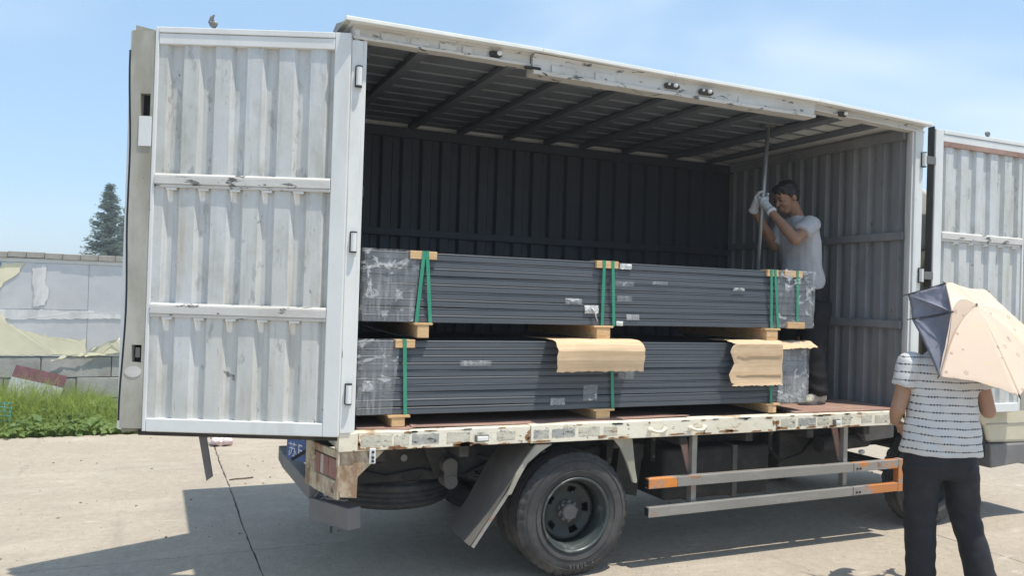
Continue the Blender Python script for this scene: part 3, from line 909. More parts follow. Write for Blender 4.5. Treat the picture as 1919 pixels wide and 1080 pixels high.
# dusty lock edge with two slots, built as a strip with holes
s0, s1 = 1.053, 1.168
def strip_piece(z0, z1, xa, xb):
    mb.box(xa, xb, .006, .05, z0, z1)
zs = [(2.645, 2.765), (1.315, 1.41)]
mb = MB()
def edge_x(z): return s1 + .012 * nz3((1, z * 2.2, 3)) + .010 * math.sin(z * 2.4 + .5)
cuts = sorted([.962, 3.105] + [z for p in zs for z in p] + [1.0 + .1 * k for k in range(21)])
rows = [c for c in cuts]
for za, zb in zip(rows, rows[1:]):
    if zb - za < 1e-6: continue
    zm = (za + zb) / 2
    xl = edge_x(zm)
    hole = any(h0 <= za + 1e-6 and zb <= h1 + 1e-6 for h0, h1 in zs)
    spans = [(s0, s0 + .016), (s0 + .070, None)] if hole else [(s0, None)]
    for xa, xb in spans:
        A, B = (xb, xb) if xb else (edge_x(za), edge_x(zb))
        mb.hexa([(xa, .006, za), (A, .006, za), (A, .05, za), (xa, .05, za)], [(xa, .006, zb), (B, .006, zb), (B, .05, zb), (xa, .05, zb)])
fl = mb.build('lock_edge_strip', m_dust, d1)
for h0, h1 in zs:
    mb = MB(); mb.box(s0 + .012, s0 + .074, .051, .056, h0 - .004, h1 + .004); mb.build('lock_slot', m_void, fl)
mb = MB(); mb.box(s0 + .03, s0 + .056, .02, .05, 1.34, 1.395); mb.build('lock_bolt', m_steel, fl, bevel=.003)
mb = MB(); mb.box(s0 + .004, s0 + .072, .0, .0055, 2.48, 2.64); mb.build('cover_plate', m_white, fl, bevel=.002)
mb = MB(); mb.prism([(s0 + .012 + .01 * nz3((a_, 1, 2)) + .045 + .045 * math.cos(a_ * .35) , .0055, 1.265 + .03 * math.sin(a_ * .35) + .012 * nz3((a_, 5, 2))) for a_ in range(18)], (0, -.002, 0)); mb.build('paint_patch', m_beam, fl)
mb = MB()
mb.tube([(edge_x(1.0 + .1 * k) + .006, .024 + .008 * nz3((k, 2, 2)), 1.0 + .1 * k) for k in range(21)], .013, 8)
mb.build('rubber_seal', m_black, d1, smooth=True)
# pencilled digits on the panel
m_pen = m_ink
pts = [[(.0, 0), (.02, .03), (-.01, .045), (.015, .06)], [(0, .09), (.022, .11), (.0, .125), (-.012, .105), (0, .09)], [(-.01, .15), (.02, .155)], [(.02, .17), (-.01, .19), (.015, .21)], [(-.01, .225), (-.01, .25), (.02, .25), (.022, .225)], [(-.012, .275), (.022, .275), (.022, .30), (.005, .285), (-.012, .305)]]
mb = MB()
for st in pts:
    mb.tube([(.262 + p[0], .0465, 2.79 - p[1]) for p in st], .0011, 5)
mb.build('pencilled_digits', m_ink, d1)
mb = MB()
for st in ([(.905, .014, 2.51), (.895, .014, 2.51), (.895, .014, 2.445), (.872, .014, 2.445)],): mb.tube(st, .002, 5)
mb.build('scratch_mark', m_ink, d1)
# folded second leaf behind the first, back to the rear corner
d2o = V((-1.10, .53, 0))
d2e = V((-.02, .98, 0))
a2 = math.atan2((d2e - d2o).y, (d2e - d2o).x)
d2 = door('side_door', d2o, a2, 1.20, .945, 3.125, 'second leaf folded behind the rear-side door', seed=5, plain=True, mirror=-1)
# latch on top of the folded pair, lever hanging below
mb = MB(); mb.bar((.765, .067, 3.13), (.765, .067, 3.19), .03, .012); mb.tube([(.765, .062, 3.165), (.782, .062, 3.18), (.775, .062, 3.205), (.762, .062, 3.222)], [.012, .014, .011, .003], 8)
mb.ell((.765, .06, 3.17), (.024, .012, .02)); mb.build('door_catch', m_steel, d1)
mb = MB(); mb.box(.0, 1.10, .067, .082, .915, .948); mb.build('bottom_seal', m_chas, d1, bevel=.003)
mb = MB(); mb.prism([(.735, .075, .93), (.775, .075, .93), (.722, .075, .675), (.69, .075, .70)], (0, .012, 0)); mb.build('hanging_lever', m_flap, d1)
# the front-side pair folded flat over the cab
d3 = door('side_door', (4.49, -.034, 0), 0.0, 1.052, .925, 3.120, 'front-side door folded forward beside the cab, reddish strip under its top frame', seed=9)
mb = MB(); mb.box(.087, 1.03, -.001, .02, 2.995, 3.033); mb.build('reddish_strip', m_ply, d3)
mb = MB(); mb.box(-.012, -.001, .01, .066, .925, 3.14); mb.build('rubber_seal', m_chas, d3, bevel=.003)
mb = MB(); mb.box(1.053, 1.165, .004, .05, .93, 3.11); mb.build('lock_edge_strip', m_dust, d3, bevel=.004)
mb = MB(); mb.ell((.67, .066, 3.165), (.03, .012, .02)); mb.box(.655, .685, .06, .072, 3.13, 3.16); mb.build('door_catch', m_steel, d3)
mb = MB(); mb.box(.32, 1.17, .0665, .12, .92, 3.14); mb.build('folded_leaf', m_dust, d3, bevel=.004)
# ---------------------------------------------------------------- chassis and running gear
for y in (.55, 1.55):
    mb = MB(); mb.box(.12, 6.0, y - .035, y + .035, .60, .79); mb.build('chassis_rail', m_chas, truck, bevel=.004)
for x in (.25, .75, 1.25, 1.8, 2.3, 2.85, 3.4, 3.95):
    mb = MB(); mb.box(x - .03, x + .03, .06, 2.12, .785, .858); mb.build('cross_bearer', m_chas, truck, bevel=.004)
mb = MB(); mb.box(.12, 1.0, .508, .5145, .56, .82); mb.build('spring_hanger_plate', m_chas, truck)
for x, z in ((.36, .70), (.52, .705)):
    mb = MB(); mb.tube([(x, .50, z), (x, .507, z)], .022, 12); mb.build('plate_bolt', m_steel if x > .4 else m_void, truck)
AX = 1.50
TR = .3875
# leaf springs, shackle, axle
for y in (.62, 1.5):
    sp = None
    for k in range(5):
        hl = .62 - .1 * k
        mb = MB()
        n = 10
        up = [(AX - hl + 2 * hl * i / n, y - .035, .50 - .022 * k + .10 * ((2 * i / n - 1) * hl / .62) ** 2) for i in range(n + 1)]
        mb.prism(up + [(p[0], p[1], p[2] - .018) for p in reversed(up)], (0, .07, 0))
        if sp is None: sp = mb.build('leaf_spring', m_chas, truck)
        else: mb.build('spring_leaf', m_chas, sp)
for y in (.44,):
    mb = MB(); mb.prism([(.62, y, .79), (.76, y, .79), (.80, y, .66), (.76, y, .60), (.70, y, .60)], (0, .012, 0)); mb.build('spring_bracket', m_chas, truck)
    mb = MB(); mb.tube([(.78, y - .07, .665), (.78, y + .06, .665)], .05, 14); mb.tube([(.79, y - .07, .565), (.79, y + .06, .565)], .045, 14)
    mb.box(.745, .83, y - .065, y - .045, .555, .69); mb.build('shackle', m_flap, truck, bevel=.004)
mb = MB(); mb.tube([(AX, .45, TR), (AX, .85, TR), (AX, .95, TR), (AX, 1.2, TR), (AX, 1.3, TR), (AX, 1.75, TR)], [.07, .07, .16, .16, .07, .07], 14); mb.build('rear_axle', m_chas, truck, smooth=True)
mb = MB(); mb.tube([(1.6, 1.07, .45), (3.5, 1.07, .55)], .05, 10); mb.build('drive_shaft', m_chas, truck, smooth=True)
mb = MB(); mb.tube([(.50, .46, .60), (.53, .45, .565), (.58, .45, .565), (.62, .46, .60)], .006, 6); mb.tube([(.75, .46, .58), (.82, .45, .55), (.88, .46, .56)], .006, 6); mb.build('hanging_pipe', m_chas, truck, smooth=True)

def wheel(name, c, side, parent, outer=True, rot=0.):
    """side -1: outer face towards -Y; c is the centre of the outer sidewall plane"""
    w = empty(name, c, parent)
    w.rotation_euler = (0, rot, 0)
    tw = .19
    s = -side
    # tyre: grooved tread, raised shoulder ring, bulged sidewall
    prof = [(.232, .004), (.262, -.006), (.300, -.010), (.338, -.002), (.352, .004), (.364, .014), (.372, .022), (.3865, .028), (.3875, .058), (.380, .060), (.380, .070), (.3875, .072), (.3875, .088), (.380, .090), (.380, .100), (.3875, .102), (.3875, .118), (.380, .12), (.380, .13), (.3875, .132), (.3865, .162), (.372, .168), (.352, .180), (.300, .194), (.232, .186), (.222, .17), (.222, .02)]
    prof = [(r, y * s) for r, y in prof]
    def jit(j, k):
        if j in (5, 6, 7, 20, 21): return -.011 if (k % 4) in (0,) else 0
        return 0
    mb = MB(); mb.lathe(prof, (0, 0, 0), 144, jit)
    ty = mb.build('tyre', m_tyre, w, smooth=False)
    for p in ty.data.polygons: p.use_smooth = True
    mb = MB()
    for rr in (.275, .335):
        mb.lathe([(rr - .002, -.0115 * s if rr < .3 else -.0045 * s), (rr, -.0145 * s if rr < .3 else -.0075 * s), (rr + .002, -.0115 * s if rr < .3 else -.0045 * s), (rr, .002 * s)], (0, 0, 0), 96)
    mb.build('sidewall_ring', m_tyre, w, smooth=True)
    # rim: barrel with rolled lip, deep dished disc with hand holes
    mb = MB()
    mb.lathe([(.236, -.004 * s), (.230, -.010 * s), (.222, -.008 * s), (.216, .004 * s), (.211, .03 * s), (.204, .04 * s), (.198, .06 * s), (.195, .17 * s), (.206, .17 * s), (.212, .05 * s)], (0, 0, 0), 72)
    rim = mb.build('rim', m_lip if outer else m_rim, w, smooth=True)
    dd = .125 if outer else .06
    mb = MB()
    rings = [.0, .055, .075, .095, .115, .135, .155, .172, .192, .199]
    deep = [dd, dd, dd, dd + .002, dd + .006, dd + .004, dd - .006, dd - .012, dd + .002, dd + .02]
    n = 60
    vs, fs = [], []
    for th in (0, .008):
        for r, y in zip(rings[1:], deep[1:]):
            for k in range(n):
                an = 2 * math.pi * k / n
                vs.append((r * math.cos(an), (y + th) * s, r * math.sin(an)))
    m_ = len(rings) - 1
    for side_ in range(2):
        o = side_ * m_ * n
        for j in range(m_ - 1):
            for k in range(n):
                if j in (3, 4) and (k % 12) in (2, 3, 4, 5): continue
                k2 = (k + 1) % n
                fs.append((o + j * n + k, o + j * n + k2, o + (j + 1) * n + k2, o + (j + 1) * n + k))
    mb.add(vs, fs)
    mb.build('wheel_disc', m_rim, w, smooth=True)
    mb = MB()
    mb.lathe([(.0, (dd - .055) * s), (.045, (dd - .055) * s), (.052, (dd - .048) * s), (.054, (dd - .01) * s), (.066, (dd - .004) * s), (.066, dd * s + .004 * s), (.0, dd * s + .004 * s)], (0, 0, 0), 32)
    hub = mb.build('hub', m_hub, w, smooth=False, bevel=.002)
    for k in range(8):
        an = 2 * math.pi * (k + .5) / 8
        mb = MB(); x, z = .058 * math.cos(an), .058 * math.sin(an)
        mb.tube([(x, (dd - .0) * s, z), (x, (dd - .034) * s, z)], .011, 6)
        mb.build('lug_nut', m_hub, w)
    return w
def copy_tree(o, parent, loc=None):
    c = o.copy(); col.objects.link(c); c.parent = parent
    if loc is not None: c.location = loc
    for ch in list(o.children):
        d = ch.copy(); col.objects.link(d); d.parent = c
    return c
w1 = wheel('wheel', (AX, .05, TR), -1, truck, rot=.35)
def tyre_text(txt, ang, r, size):
    for i, ch in enumerate(txt):
        if ch == ' ': continue
        an = ang - (i * size * .66) / r
        # letters stand outward from the hub, read anticlockwise seen from outside
        cx, cz = r * math.cos(an), r * math.sin(an)
        tx = V((math.sin(an), 0, -math.cos(an))); ty = V((math.cos(an), 0, math.sin(an)))
        Mx = Matrix((tx, ty, tx.cross(ty))).transposed().to_4x4()
        Mx.translation = V((cx, -.0105, cz))
        text_mesh(ch, size, .0016, 'tyre_lettering', m_hub, w1, Mx)
tyre_text('7.00R16', math.radians(-66 + 20), .305, .038)
w1b = wheel('wheel', (AX, .27, TR), -1, truck, outer=False, rot=.1)
w2 = copy_tree(w1b, truck, (AX, 1.70, TR)); w2b = copy_tree(w1b, truck, (AX, 1.93, TR))
fw1 = copy_tree(w1b, truck, (4.80, .16, TR)); fw2 = copy_tree(w1b, truck, (4.80, 1.83, TR))
# spare tyre lying under the tail
sp = copy_tree(w1b, truck, (.56, .92, .545)); sp.name = 'spare_wheel'; sp.rotation_euler = (math.radians(-90), 0, 0)
# mud flap with torn lower edge; fender lips
mb = MB()
def flapfn(u, v):
    # u across (Y), v from top to bottom
    x = [1.20, 1.10, 1.02, .93, .80]; z = [.825, .70, .57, .43, .262]
    t = v * 4; i = min(3, int(t)); t -= i
    e = .02 * abs(nz3((u * 14, 3, 1))) if v == 1 else 0
    return (x[i] + (x[i + 1] - x[i]) * t + .02 * nz3((u * 2, v * 2, 1)), .055 + .42 * u, z[i] + (z[i + 1] - z[i]) * t + e)
mb.grid(flapfn, 14, 16, (.007, 0, .002))
mb.build('mud_flap', m_flap, truck)
def lip(pts, w, name, y0, y1, m):
    mb = MB()
    n = len(pts)
    for (a, b) in zip(pts, pts[1:]):
        pass
    out = [(p[0][0], y0, p[0][1]) for p in pts] + [(p[1][0], y0, p[1][1]) for p in reversed(pts)]
    mb.prism(out, (0, y1 - y0, 0))
    return mb.build(name, m, truck, bevel=.004)
lip([((1.20, .84), (1.315, .84)), ((1.13, .755), (1.24, .80)), ((1.075, .67), (1.15, .73)), ((1.045, .60), (1.095, .64)), ((1.02, .545), (1.05, .55))], 0, 'fender_lip', .03, .05, m_dust)
mb = MB(); mb.bar((1.05, .045, .58), (.815, .045, .255), .012, .018); mb.build('flap_edge_strip', m_guard, truck)
lip([((1.745, .853), (1.885, .850)), ((1.80, .79), (1.898, .76)), ((1.85, .69), (1.912, .66)), ((1.885, .60), (1.930, .575)), ((1.898, .567), (1.925, .56))], 0, 'fender_lip', .03, .05, m_dust)
# side guard
g = empty('side_guard', (2, .03, .35), truck)
def gbar(name, x0, x1, za0, za1, m):
    mb = MB(); t = .0325
    mb.hexa([(x0, .0, za0 - t), (x0, .05, za0 - t), (x0, .05, za0 + t), (x0, .0, za0 + t)], [(x1, .0, za1 - t), (x1, .05, za1 - t), (x1, .05, za1 + t), (x1, .0, za1 + t)])
    o = mb.build(name, m, g, world=True, bevel=.004)
    return o
gbar('guard_rail', 2.0, 2.22, .556, .5575, m_orange); gbar('guard_rail', 2.221, 3.765, .5575, .562, m_guard); gbar('guard_rail', 3.77, 4.22, .560, .564, m_orange2)
gbar('guard_rail', 2.003, 3.765, .372, .388, m_guard); gbar('guard_rail', 3.77, 4.22, .388, .391, m_orange2)
for x0, z in ((2.0, .556), (2.003, .372)):
    mb = MB(); mb.box(x0 - .003, x0 - .0005, .006, .044, z - .026, z + .026); mb.build('rail_end', m_void, g, world=True)
mb = MB(); mb.box(4.222, 4.27, .0, .05, .355, .60); mb.build('guard_end', m_orange2, g, world=True, bevel=.004)
for x in (2.39, 3.74):
    mb = MB(); mb.box(x - .02, x + .02, .055, .10, .345, .87); mb.build('guard_post', m_guard, g, world=True, bevel=.003)
    mb = MB(); mb.hexa([(x - .11, .09, .86), (x - .05, .09, .86), (x - .05, .10, .86), (x - .11, .10, .86)], [(x - .03, .09, .60), (x - .0, .09, .60), (x - .0, .10, .60), (x - .03, .10, .60)]); mb.build('guard_brace', m_ply, g, world=True)
for z in (.56, .388):
    for x in (3.80, 3.83):
        mb = MB(); mb.tube([(x, -.001, z - .008), (x, -.008, z - .008)], .008, 6); mb.build('guard_bolt', m_chas, g, world=True)
# fuel tank, battery box, air tank
mb = MB(); mb.box(2.34, 3.28, .33, .80, .34, .70); ft = mb.build('fuel_tank', m_chas, truck, bevel=.03, seg=3)
for x in (2.95, 2.55):
    mb = MB(); mb.box(x - .02, x + .02, .322, .808, .333, .707); mb.build('tank_strap', m_flap, ft)
mb = MB(); mb.box(3.45, 4.1, .42, .85, .45, .78); mb.build('battery_box', m_chas, truck, bevel=.01)
mb = MB(); mb.tube([(3.72, .30, .68), (4.2, .30, .70)], .06, 14); mb.build('air_cylinder', m_chas, truck, smooth=False)
mb = MB(); mb.ell((4.08, .22, .62), (.03, .02, .018)); mb.build('white_cap', m_bulb, truck, smooth=True)
mb = MB(); mb.prism([(2.02, .45, .40), (2.20, .45, .36), (2.25, .45, .72), (2.05, .45, .74)], (0, .3, 0)); mb.build('muffler_shield', m_chas, truck)
mb = MB(); mb.prism([(4.05, .2, .86), (4.40, .2, .86), (4.40, .2, .72), (4.10, .2, .70)], (0, .5, 0)); mb.build('mudguard_panel', m_grey, truck, bevel=.01)
# ---------------------------------------------------------------- tail: lamp panel, plate, bumper
e = V((-.22, .97, 0)).normalized()
q_ = V((.97, .22, 0)).normalized()      # into the truck
def T(s, d, z): return V((0, .0, 0)) + e * s + q_ * d + V((0, 0, z))
mb = MB()
def rect(mb, s0, s1, z0, z1, d0=0., d1=.012, za=0, zb=0):
    mb.hexa([T(s0, d0, z0), T(s1, d0, z0 + zb), T(s1, d1, z0 + zb), T(s0, d1, z0)], [T(s0, d0, z1), T(s1, d0, z1 + zb), T(s1, d1, z1 + zb), T(s0, d1, z1)])
rect(mb, -.0, .025, .60, .86); rect(mb, .0255, .315, .60, .70); rect(mb, .0255, .315, .822, .865); rect(mb, .3155, .44, .605, .865)
lp = mb.build('tail_lamp_panel', m_rusty, truck, bevel=.004)
for a, b, m in ((.03, .135, m_lampred), (.138, .20, m_lampred), (.203, .245, m_lampwhite), (.248, .308, m_lampred)):
    mb = MB(); rect(mb, a, b, .704, .815, .006, .05); mb.build('tail_lens', m, lp, bevel=.004)
mb = MB(); rect(mb, .028, .312, .816, .8215, -.002, .02); mb.build('lamp_gasket', m_black, lp)
# corner bracket on the near side
mb = MB(); mb.prism([(.012, .016, .858), (.262, .016, .855), (.115, .016, .715), (.112, .016, .60), (.02, .016, .61), (-.004, .016, .72)], (0, .012, 0)); mb.build('corner_bracket', m_rusty, truck, bevel=.003)
mb = MB(); mb.prism([(.012, .03, .60), (.012, .03, .86), (-.07, .34, .86), (-.07, .34, .60)], (.01, 0, 0)); mb.build('bracket_return', m_rusty, truck)
# number plate
pM = Matrix(((.42, 0, -.906, -.107), (-.906, 0, -.42, 1.075), (0, 1, 0, .628), (0, 0, 0, 1)))
mb = MB(); mb.M = pM; mb.box(0, .44, 0, .14, -.003, 0)
npl = mb.build('number_plate', m_plate, truck, bevel=.004)
def ptxt(t, x, size): 
    Mx = pM @ Matrix.Translation((x, .028, .0012)); text_mesh(t, size, .001, 'plate_character', m_chars, npl, Mx)
ptxt('\u82cf', .018, .10); ptxt('F', .125, .115); ptxt('\u00b7', .19, .115); ptxt('2', .215, .115)
mb = MB(); mb.bar((-.10, .90, .65), (.12, .80, .80), .02, .02); mb.bar((-.09, 1.06, .66), (.12, 1.1, .80), .02, .02); mb.build('plate_stay', m_chas, truck)
# bumper: long beam and the drooping near end block
mb = MB(); mb.hexa([(-.06, .50, .49), (.03, .50, .49), (.03, .50, .585), (-.06, .50, .585)], [(-.06, 1.56, .46), (.03, 1.56, .46), (.03, 1.56, .556), (-.06, 1.56, .556)])
mb.hexa([(-.06, 1.561, .46), (.03, 1.561, .46), (.03, 1.561, .556), (-.06, 1.561, .556)], [(-.075, 1.66, .50), (.02, 1.66, .50), (.02, 1.66, .60), (-.075, 1.66, .60)])
mb.build('rear_bumper', m_grey, truck, bevel=.006)
mb = MB(); mb.hexa([(-.055, .50, .372), (.035, .535, .372), (.035, .535, .500), (-.055, .50, .500)], [(.095, .105, .398), (.175, .145, .398), (.170, .145, .520), (.088, .115, .520)])
mb.build('bumper_end', m_grey, truck, bevel=.006)
mb = MB(); mb.bar((-.03, .49, .50), (.06, .47, .64), .03, .01); mb.bar((.0, .44, .50), (.11, .30, .60), .02, .008); mb.bar((.02, .38, .52), (.10, .20, .545), .02, .008); mb.build('bumper_stay', m_grey, truck)
mb = MB(); mb.tube([(.03, .26, .385), (.03, .26, .35)], .008, 8); mb.build('bumper_stud', m_chas, truck)
# ---------------------------------------------------------------- cab
cab = MB()
y0, y1 = .13, 2.03
side = [(4.56, .86), (4.56, 2.08), (4.64, 2.20), (5.55, 2.20), (5.70, 2.14), (5.98, 1.40), (6.06, 1.25), (6.06, .62), (5.44, .64), (5.40, .66), (5.36, .78), (5.22, .90), (4.95, .94), (4.70, .90)]
cab.prism([(x, y0, z) for x, z in side], (0, y1 - y0, 0))
cb = cab.build('cab', m_cab, truck, bevel=.03, seg=3)
mb = MB(); mb.prism([(4.50, y0 + .06, 2.205), (4.50, y0 + .06, 2.66), (4.60, y0 + .06, 2.74), (4.85, y0 + .06, 2.62), (5.35, y0 + .06, 2.205)], (0, y1 - y0 - .12, 0)); mb.build('wind_deflector', m_roof, cb, bevel=.05, seg=3)
mb = MB(); mb.prism([(5.05, y0 - .002, 1.42), (5.05, y0 - .002, 2.02), (5.50, y0 - .002, 2.02), (5.74, y0 - .002, 1.42)], (0, -.006, 0)); mb.build('side_window', m_glass, cb, bevel=.003)
mb = MB(); mb.prism([(5.015, y0 - .001, .93), (5.015, y0 - .001, 2.07), (5.03, y0 - .001, 2.07), (5.03, y0 - .001, .93)], (0, -.003, 0)); mb.build('door_gap', m_void, cb)
mb = MB(); mb.box(5.08, 5.22, y0 - .03, y0 - .003, 1.22, 1.255); mb.build('door_handle', m_black, cb, bevel=.006)
mb = MB(); mb.prism([(5.76, y0 + .08, 2.06), (6.005, y0 + .08, 1.42), (6.015, y0 + .08, 1.42), (5.775, y0 + .08, 2.06)], (0, 1.74, 0)); mb.build('windscreen', m_glass, cb)
mb = MB(); mb.box(5.37, 6.0, y0 - .006, y0 - .001, .795, .803); mb.build('panel_crease', m_dust, cb)
# step and bumper skirt below the cab, dark arch liner
mb = MB(); mb.prism([(5.40, y0 - .03, .44), (5.385, y0 - .03, .635), (6.12, y0 - .03, .625), (6.12, y0 - .03, .40), (5.75, y0 - .03, .465)], (0, .40, 0)); mb.build('bumper_skirt', m_grey, truck, bevel=.012)
mb = MB(); mb.prism([(5.20, y0 + .02, .90), (5.35, y0 + .02, .78), (5.40, y0 + .02, .66), (5.40, y0 + .02, .54), (5.36, y0 + .02, .52), (5.26, y0 + .02, .56), (5.18, y0 + .02, .72)], (0, .32, 0)); mb.build('arch_liner', m_chas, truck)
mb = MB(); mb.box(5.41, 6.12, y0 + .38, 1.95, .42, .63); mb.build('front_bumper', m_grey, truck, bevel=.02)
mb = MB(); mb.tube([(4.80, .3, TR), (4.80, 1.8, TR)], .05, 10); mb.build('front_axle', m_chas, truck, smooth=True)
mb = MB(); mb.ell((5.20, .10, .86), (.02, .012, .02)); mb.build('indicator_stub', m_chas, cb)
# rods seen in the gap beside the front post
mb = MB(); mb.tube([(4.44, .10, 1.93), (4.50, .12, 1.55)], .008, 6); mb.build('mirror_rod', m_black, cb)

# hoses, pipes and brackets under the bed
for pts, r in (([(1.9, .52, .74), (2.3, .50, .70), (2.9, .51, .76), (3.5, .50, .74), (4.2, .52, .72)], .012), ([(1.0, .48, .70), (1.3, .46, .62), (1.55, .47, .66), (1.9, .5, .72)], .011), ([(3.3, .40, .66), (3.42, .36, .56), (3.62, .37, .60), (3.75, .40, .70)], .012), ([(.2, .5, .66), (.4, .49, .60), (.62, .5, .63), (.9, .48, .58), (1.1, .5, .66)], .009)):
    mb = MB(); mb.tube(pts, r, 8); mb.build('air_hose', m_black, truck, smooth=True)
for x in (1.95, 2.31, 3.36, 4.15):
    mb = MB(); mb.box(x - .02, x + .02, .42, .51, .60, .80); mb.build('frame_bracket', m_chas, truck, bevel=.004)
    for z in (.64, .76):
        mb = MB(); mb.tube([(x, .42, z), (x, .41, z)], .012, 6); mb.build('frame_bolt', m_flap, truck)
# ================================================================ THINGS ON THE GROUND
rg = random.Random(77)
mb = MB()
for i in range(520):
    x, y = rg.uniform(-3.2, 6.5), rg.uniform(-1.5, 5.9)
    s_ = rg.choice((.003, .004, .005, .006, .010))
    mb.ell((x, y, s_ * .4), (s_ * rg.uniform(.7, 1.4), s_, s_ * .6), Matrix.Rotation(rg.uniform(0, 3), 3, 'Z'), 5, 4)
m_grit = mat('grit', (.22, .2, .17), .9, mott=.35, mscale=3)
tag(mb.build('loose_grit', m_grit, fix=False), kind='stuff')
rg = random.Random(5)
mb = MB()
for i in range(9):
    mb.ell((-.19 + rg.uniform(-.12, .12), 5.02 + rg.uniform(-.05, .05), .03 + rg.uniform(0, .02)), (rg.uniform(.05, .09), rg.uniform(.04, .06), rg.uniform(.025, .045)), Matrix.Rotation(rg.uniform(0, 3), 3, 'Z'))
o = remesh(mb, 'plastic_sack', m_pink, None, .012, 1, disp=lambda p: .018 * nz3(p, 22))
tag(o, 'crumpled pinkish white plastic sack lying on the concrete under the open door', 'sack')
mb = MB(); mb.tube([(-.26, 3.28, .008), (-.20, 3.30, .01), (-.12, 3.30, .009), (-.05, 3.33, .008)], .006, 6)
tag(mb.build('dry_stick', m_bark), 'thin dry stick lying on the sunlit concrete beside the tail of the truck', 'stick')

# ================================================================ SUMMER HAZE
mb = MB(); mb.box(-604, 604, -604, 604, -1.05, 9.5)
hm = bpy.data.materials.new('summer_haze'); hm.use_nodes = True
hn = hm.node_tree.nodes; hn.clear()
ho = hn.new('ShaderNodeOutputMaterial'); hv = hn.new('ShaderNodeVolumePrincipled')
hv.inputs['Color'].default_value = (.92, .96, 1, 1); hv.inputs['Density'].default_value = .0024; hv.inputs['Anisotropy'].default_value = .3
hm.node_tree.links.new(hv.outputs[0], ho.inputs['Volume'])
tag(mb.build('haze', hm), kind='stuff')
# ================================================================ THE LOAD
def wrap_mat(add=0.):
    m = mat('stretch_film', (.62, .64, .66), .22, spec=.5)
    n, l, b = nodes_of(m)
    out = n['Material Output']
    tr = n.new('ShaderNodeBsdfTransparent')
    ms = n.new('ShaderNodeMixShader')
    t = n.new('ShaderNodeTexCoord')
    def noi(sc, rotz, detail, lo, hi, a, bb, dist=0):
        mpn = n.new('ShaderNodeMapping'); mpn.inputs['Scale'].default_value = sc; mpn.inputs['Rotation'].default_value = (0, rotz, 0)
        l.new(t.outputs['Object'], mpn.inputs['Vector'])
        no = n.new('ShaderNodeTexNoise'); no.inputs['Scale'].default_value = 1; no.inputs['Detail'].default_value = detail; no.inputs['Distortion'].default_value = dist
        l.new(mpn.outputs[0], no.inputs['Vector'])
        r = n.new('ShaderNodeMapRange'); r.inputs['From Min'].default_value = lo; r.inputs['From Max'].default_value = hi; r.inputs['To Min'].default_value = a; r.inputs['To Max'].default_value = bb
        l.new(no.outputs['Fac'], r.inputs['Value'])
        return r.outputs[0]
    a = noi((70, 70, 5), .18, 3, .48, .70, .05, .24)
    b2 = noi((6, 6, 10), -.5, 6, .545, .63, 0, .6, 2.2)
    c = noi((3, 3, 4), .1, 2, .35, .7, .02, .20)
    def mth(op, p, q):
        x = n.new('ShaderNodeMath'); x.operation = op; l.new(p, x.inputs[0]); l.new(q, x.inputs[1]); return x.outputs[0]
    fac = mth('MAXIMUM', mth('ADD', a, c), b2)
    if add:
        x = n.new('ShaderNodeMath'); x.operation = 'ADD'; l.new(fac, x.inputs[0]); x.inputs[1].default_value = add; fac = x.outputs[0]
    l.new(fac, ms.inputs[0]); l.new(tr.outputs[0], ms.inputs[1]); l.new(b.outputs[0], ms.inputs[2])
    l.new(ms.outputs[0], out.inputs['Surface'])
    return m
m_wrap = wrap_mat()
m_bunch = wrap_mat(.16)
m_crum = mat('crumpled_film', (.66, .67, .66), .25, bump=.8, bscale=38, layers=[((.3, .33, .35), 22, .48, .6, .75, 3)])

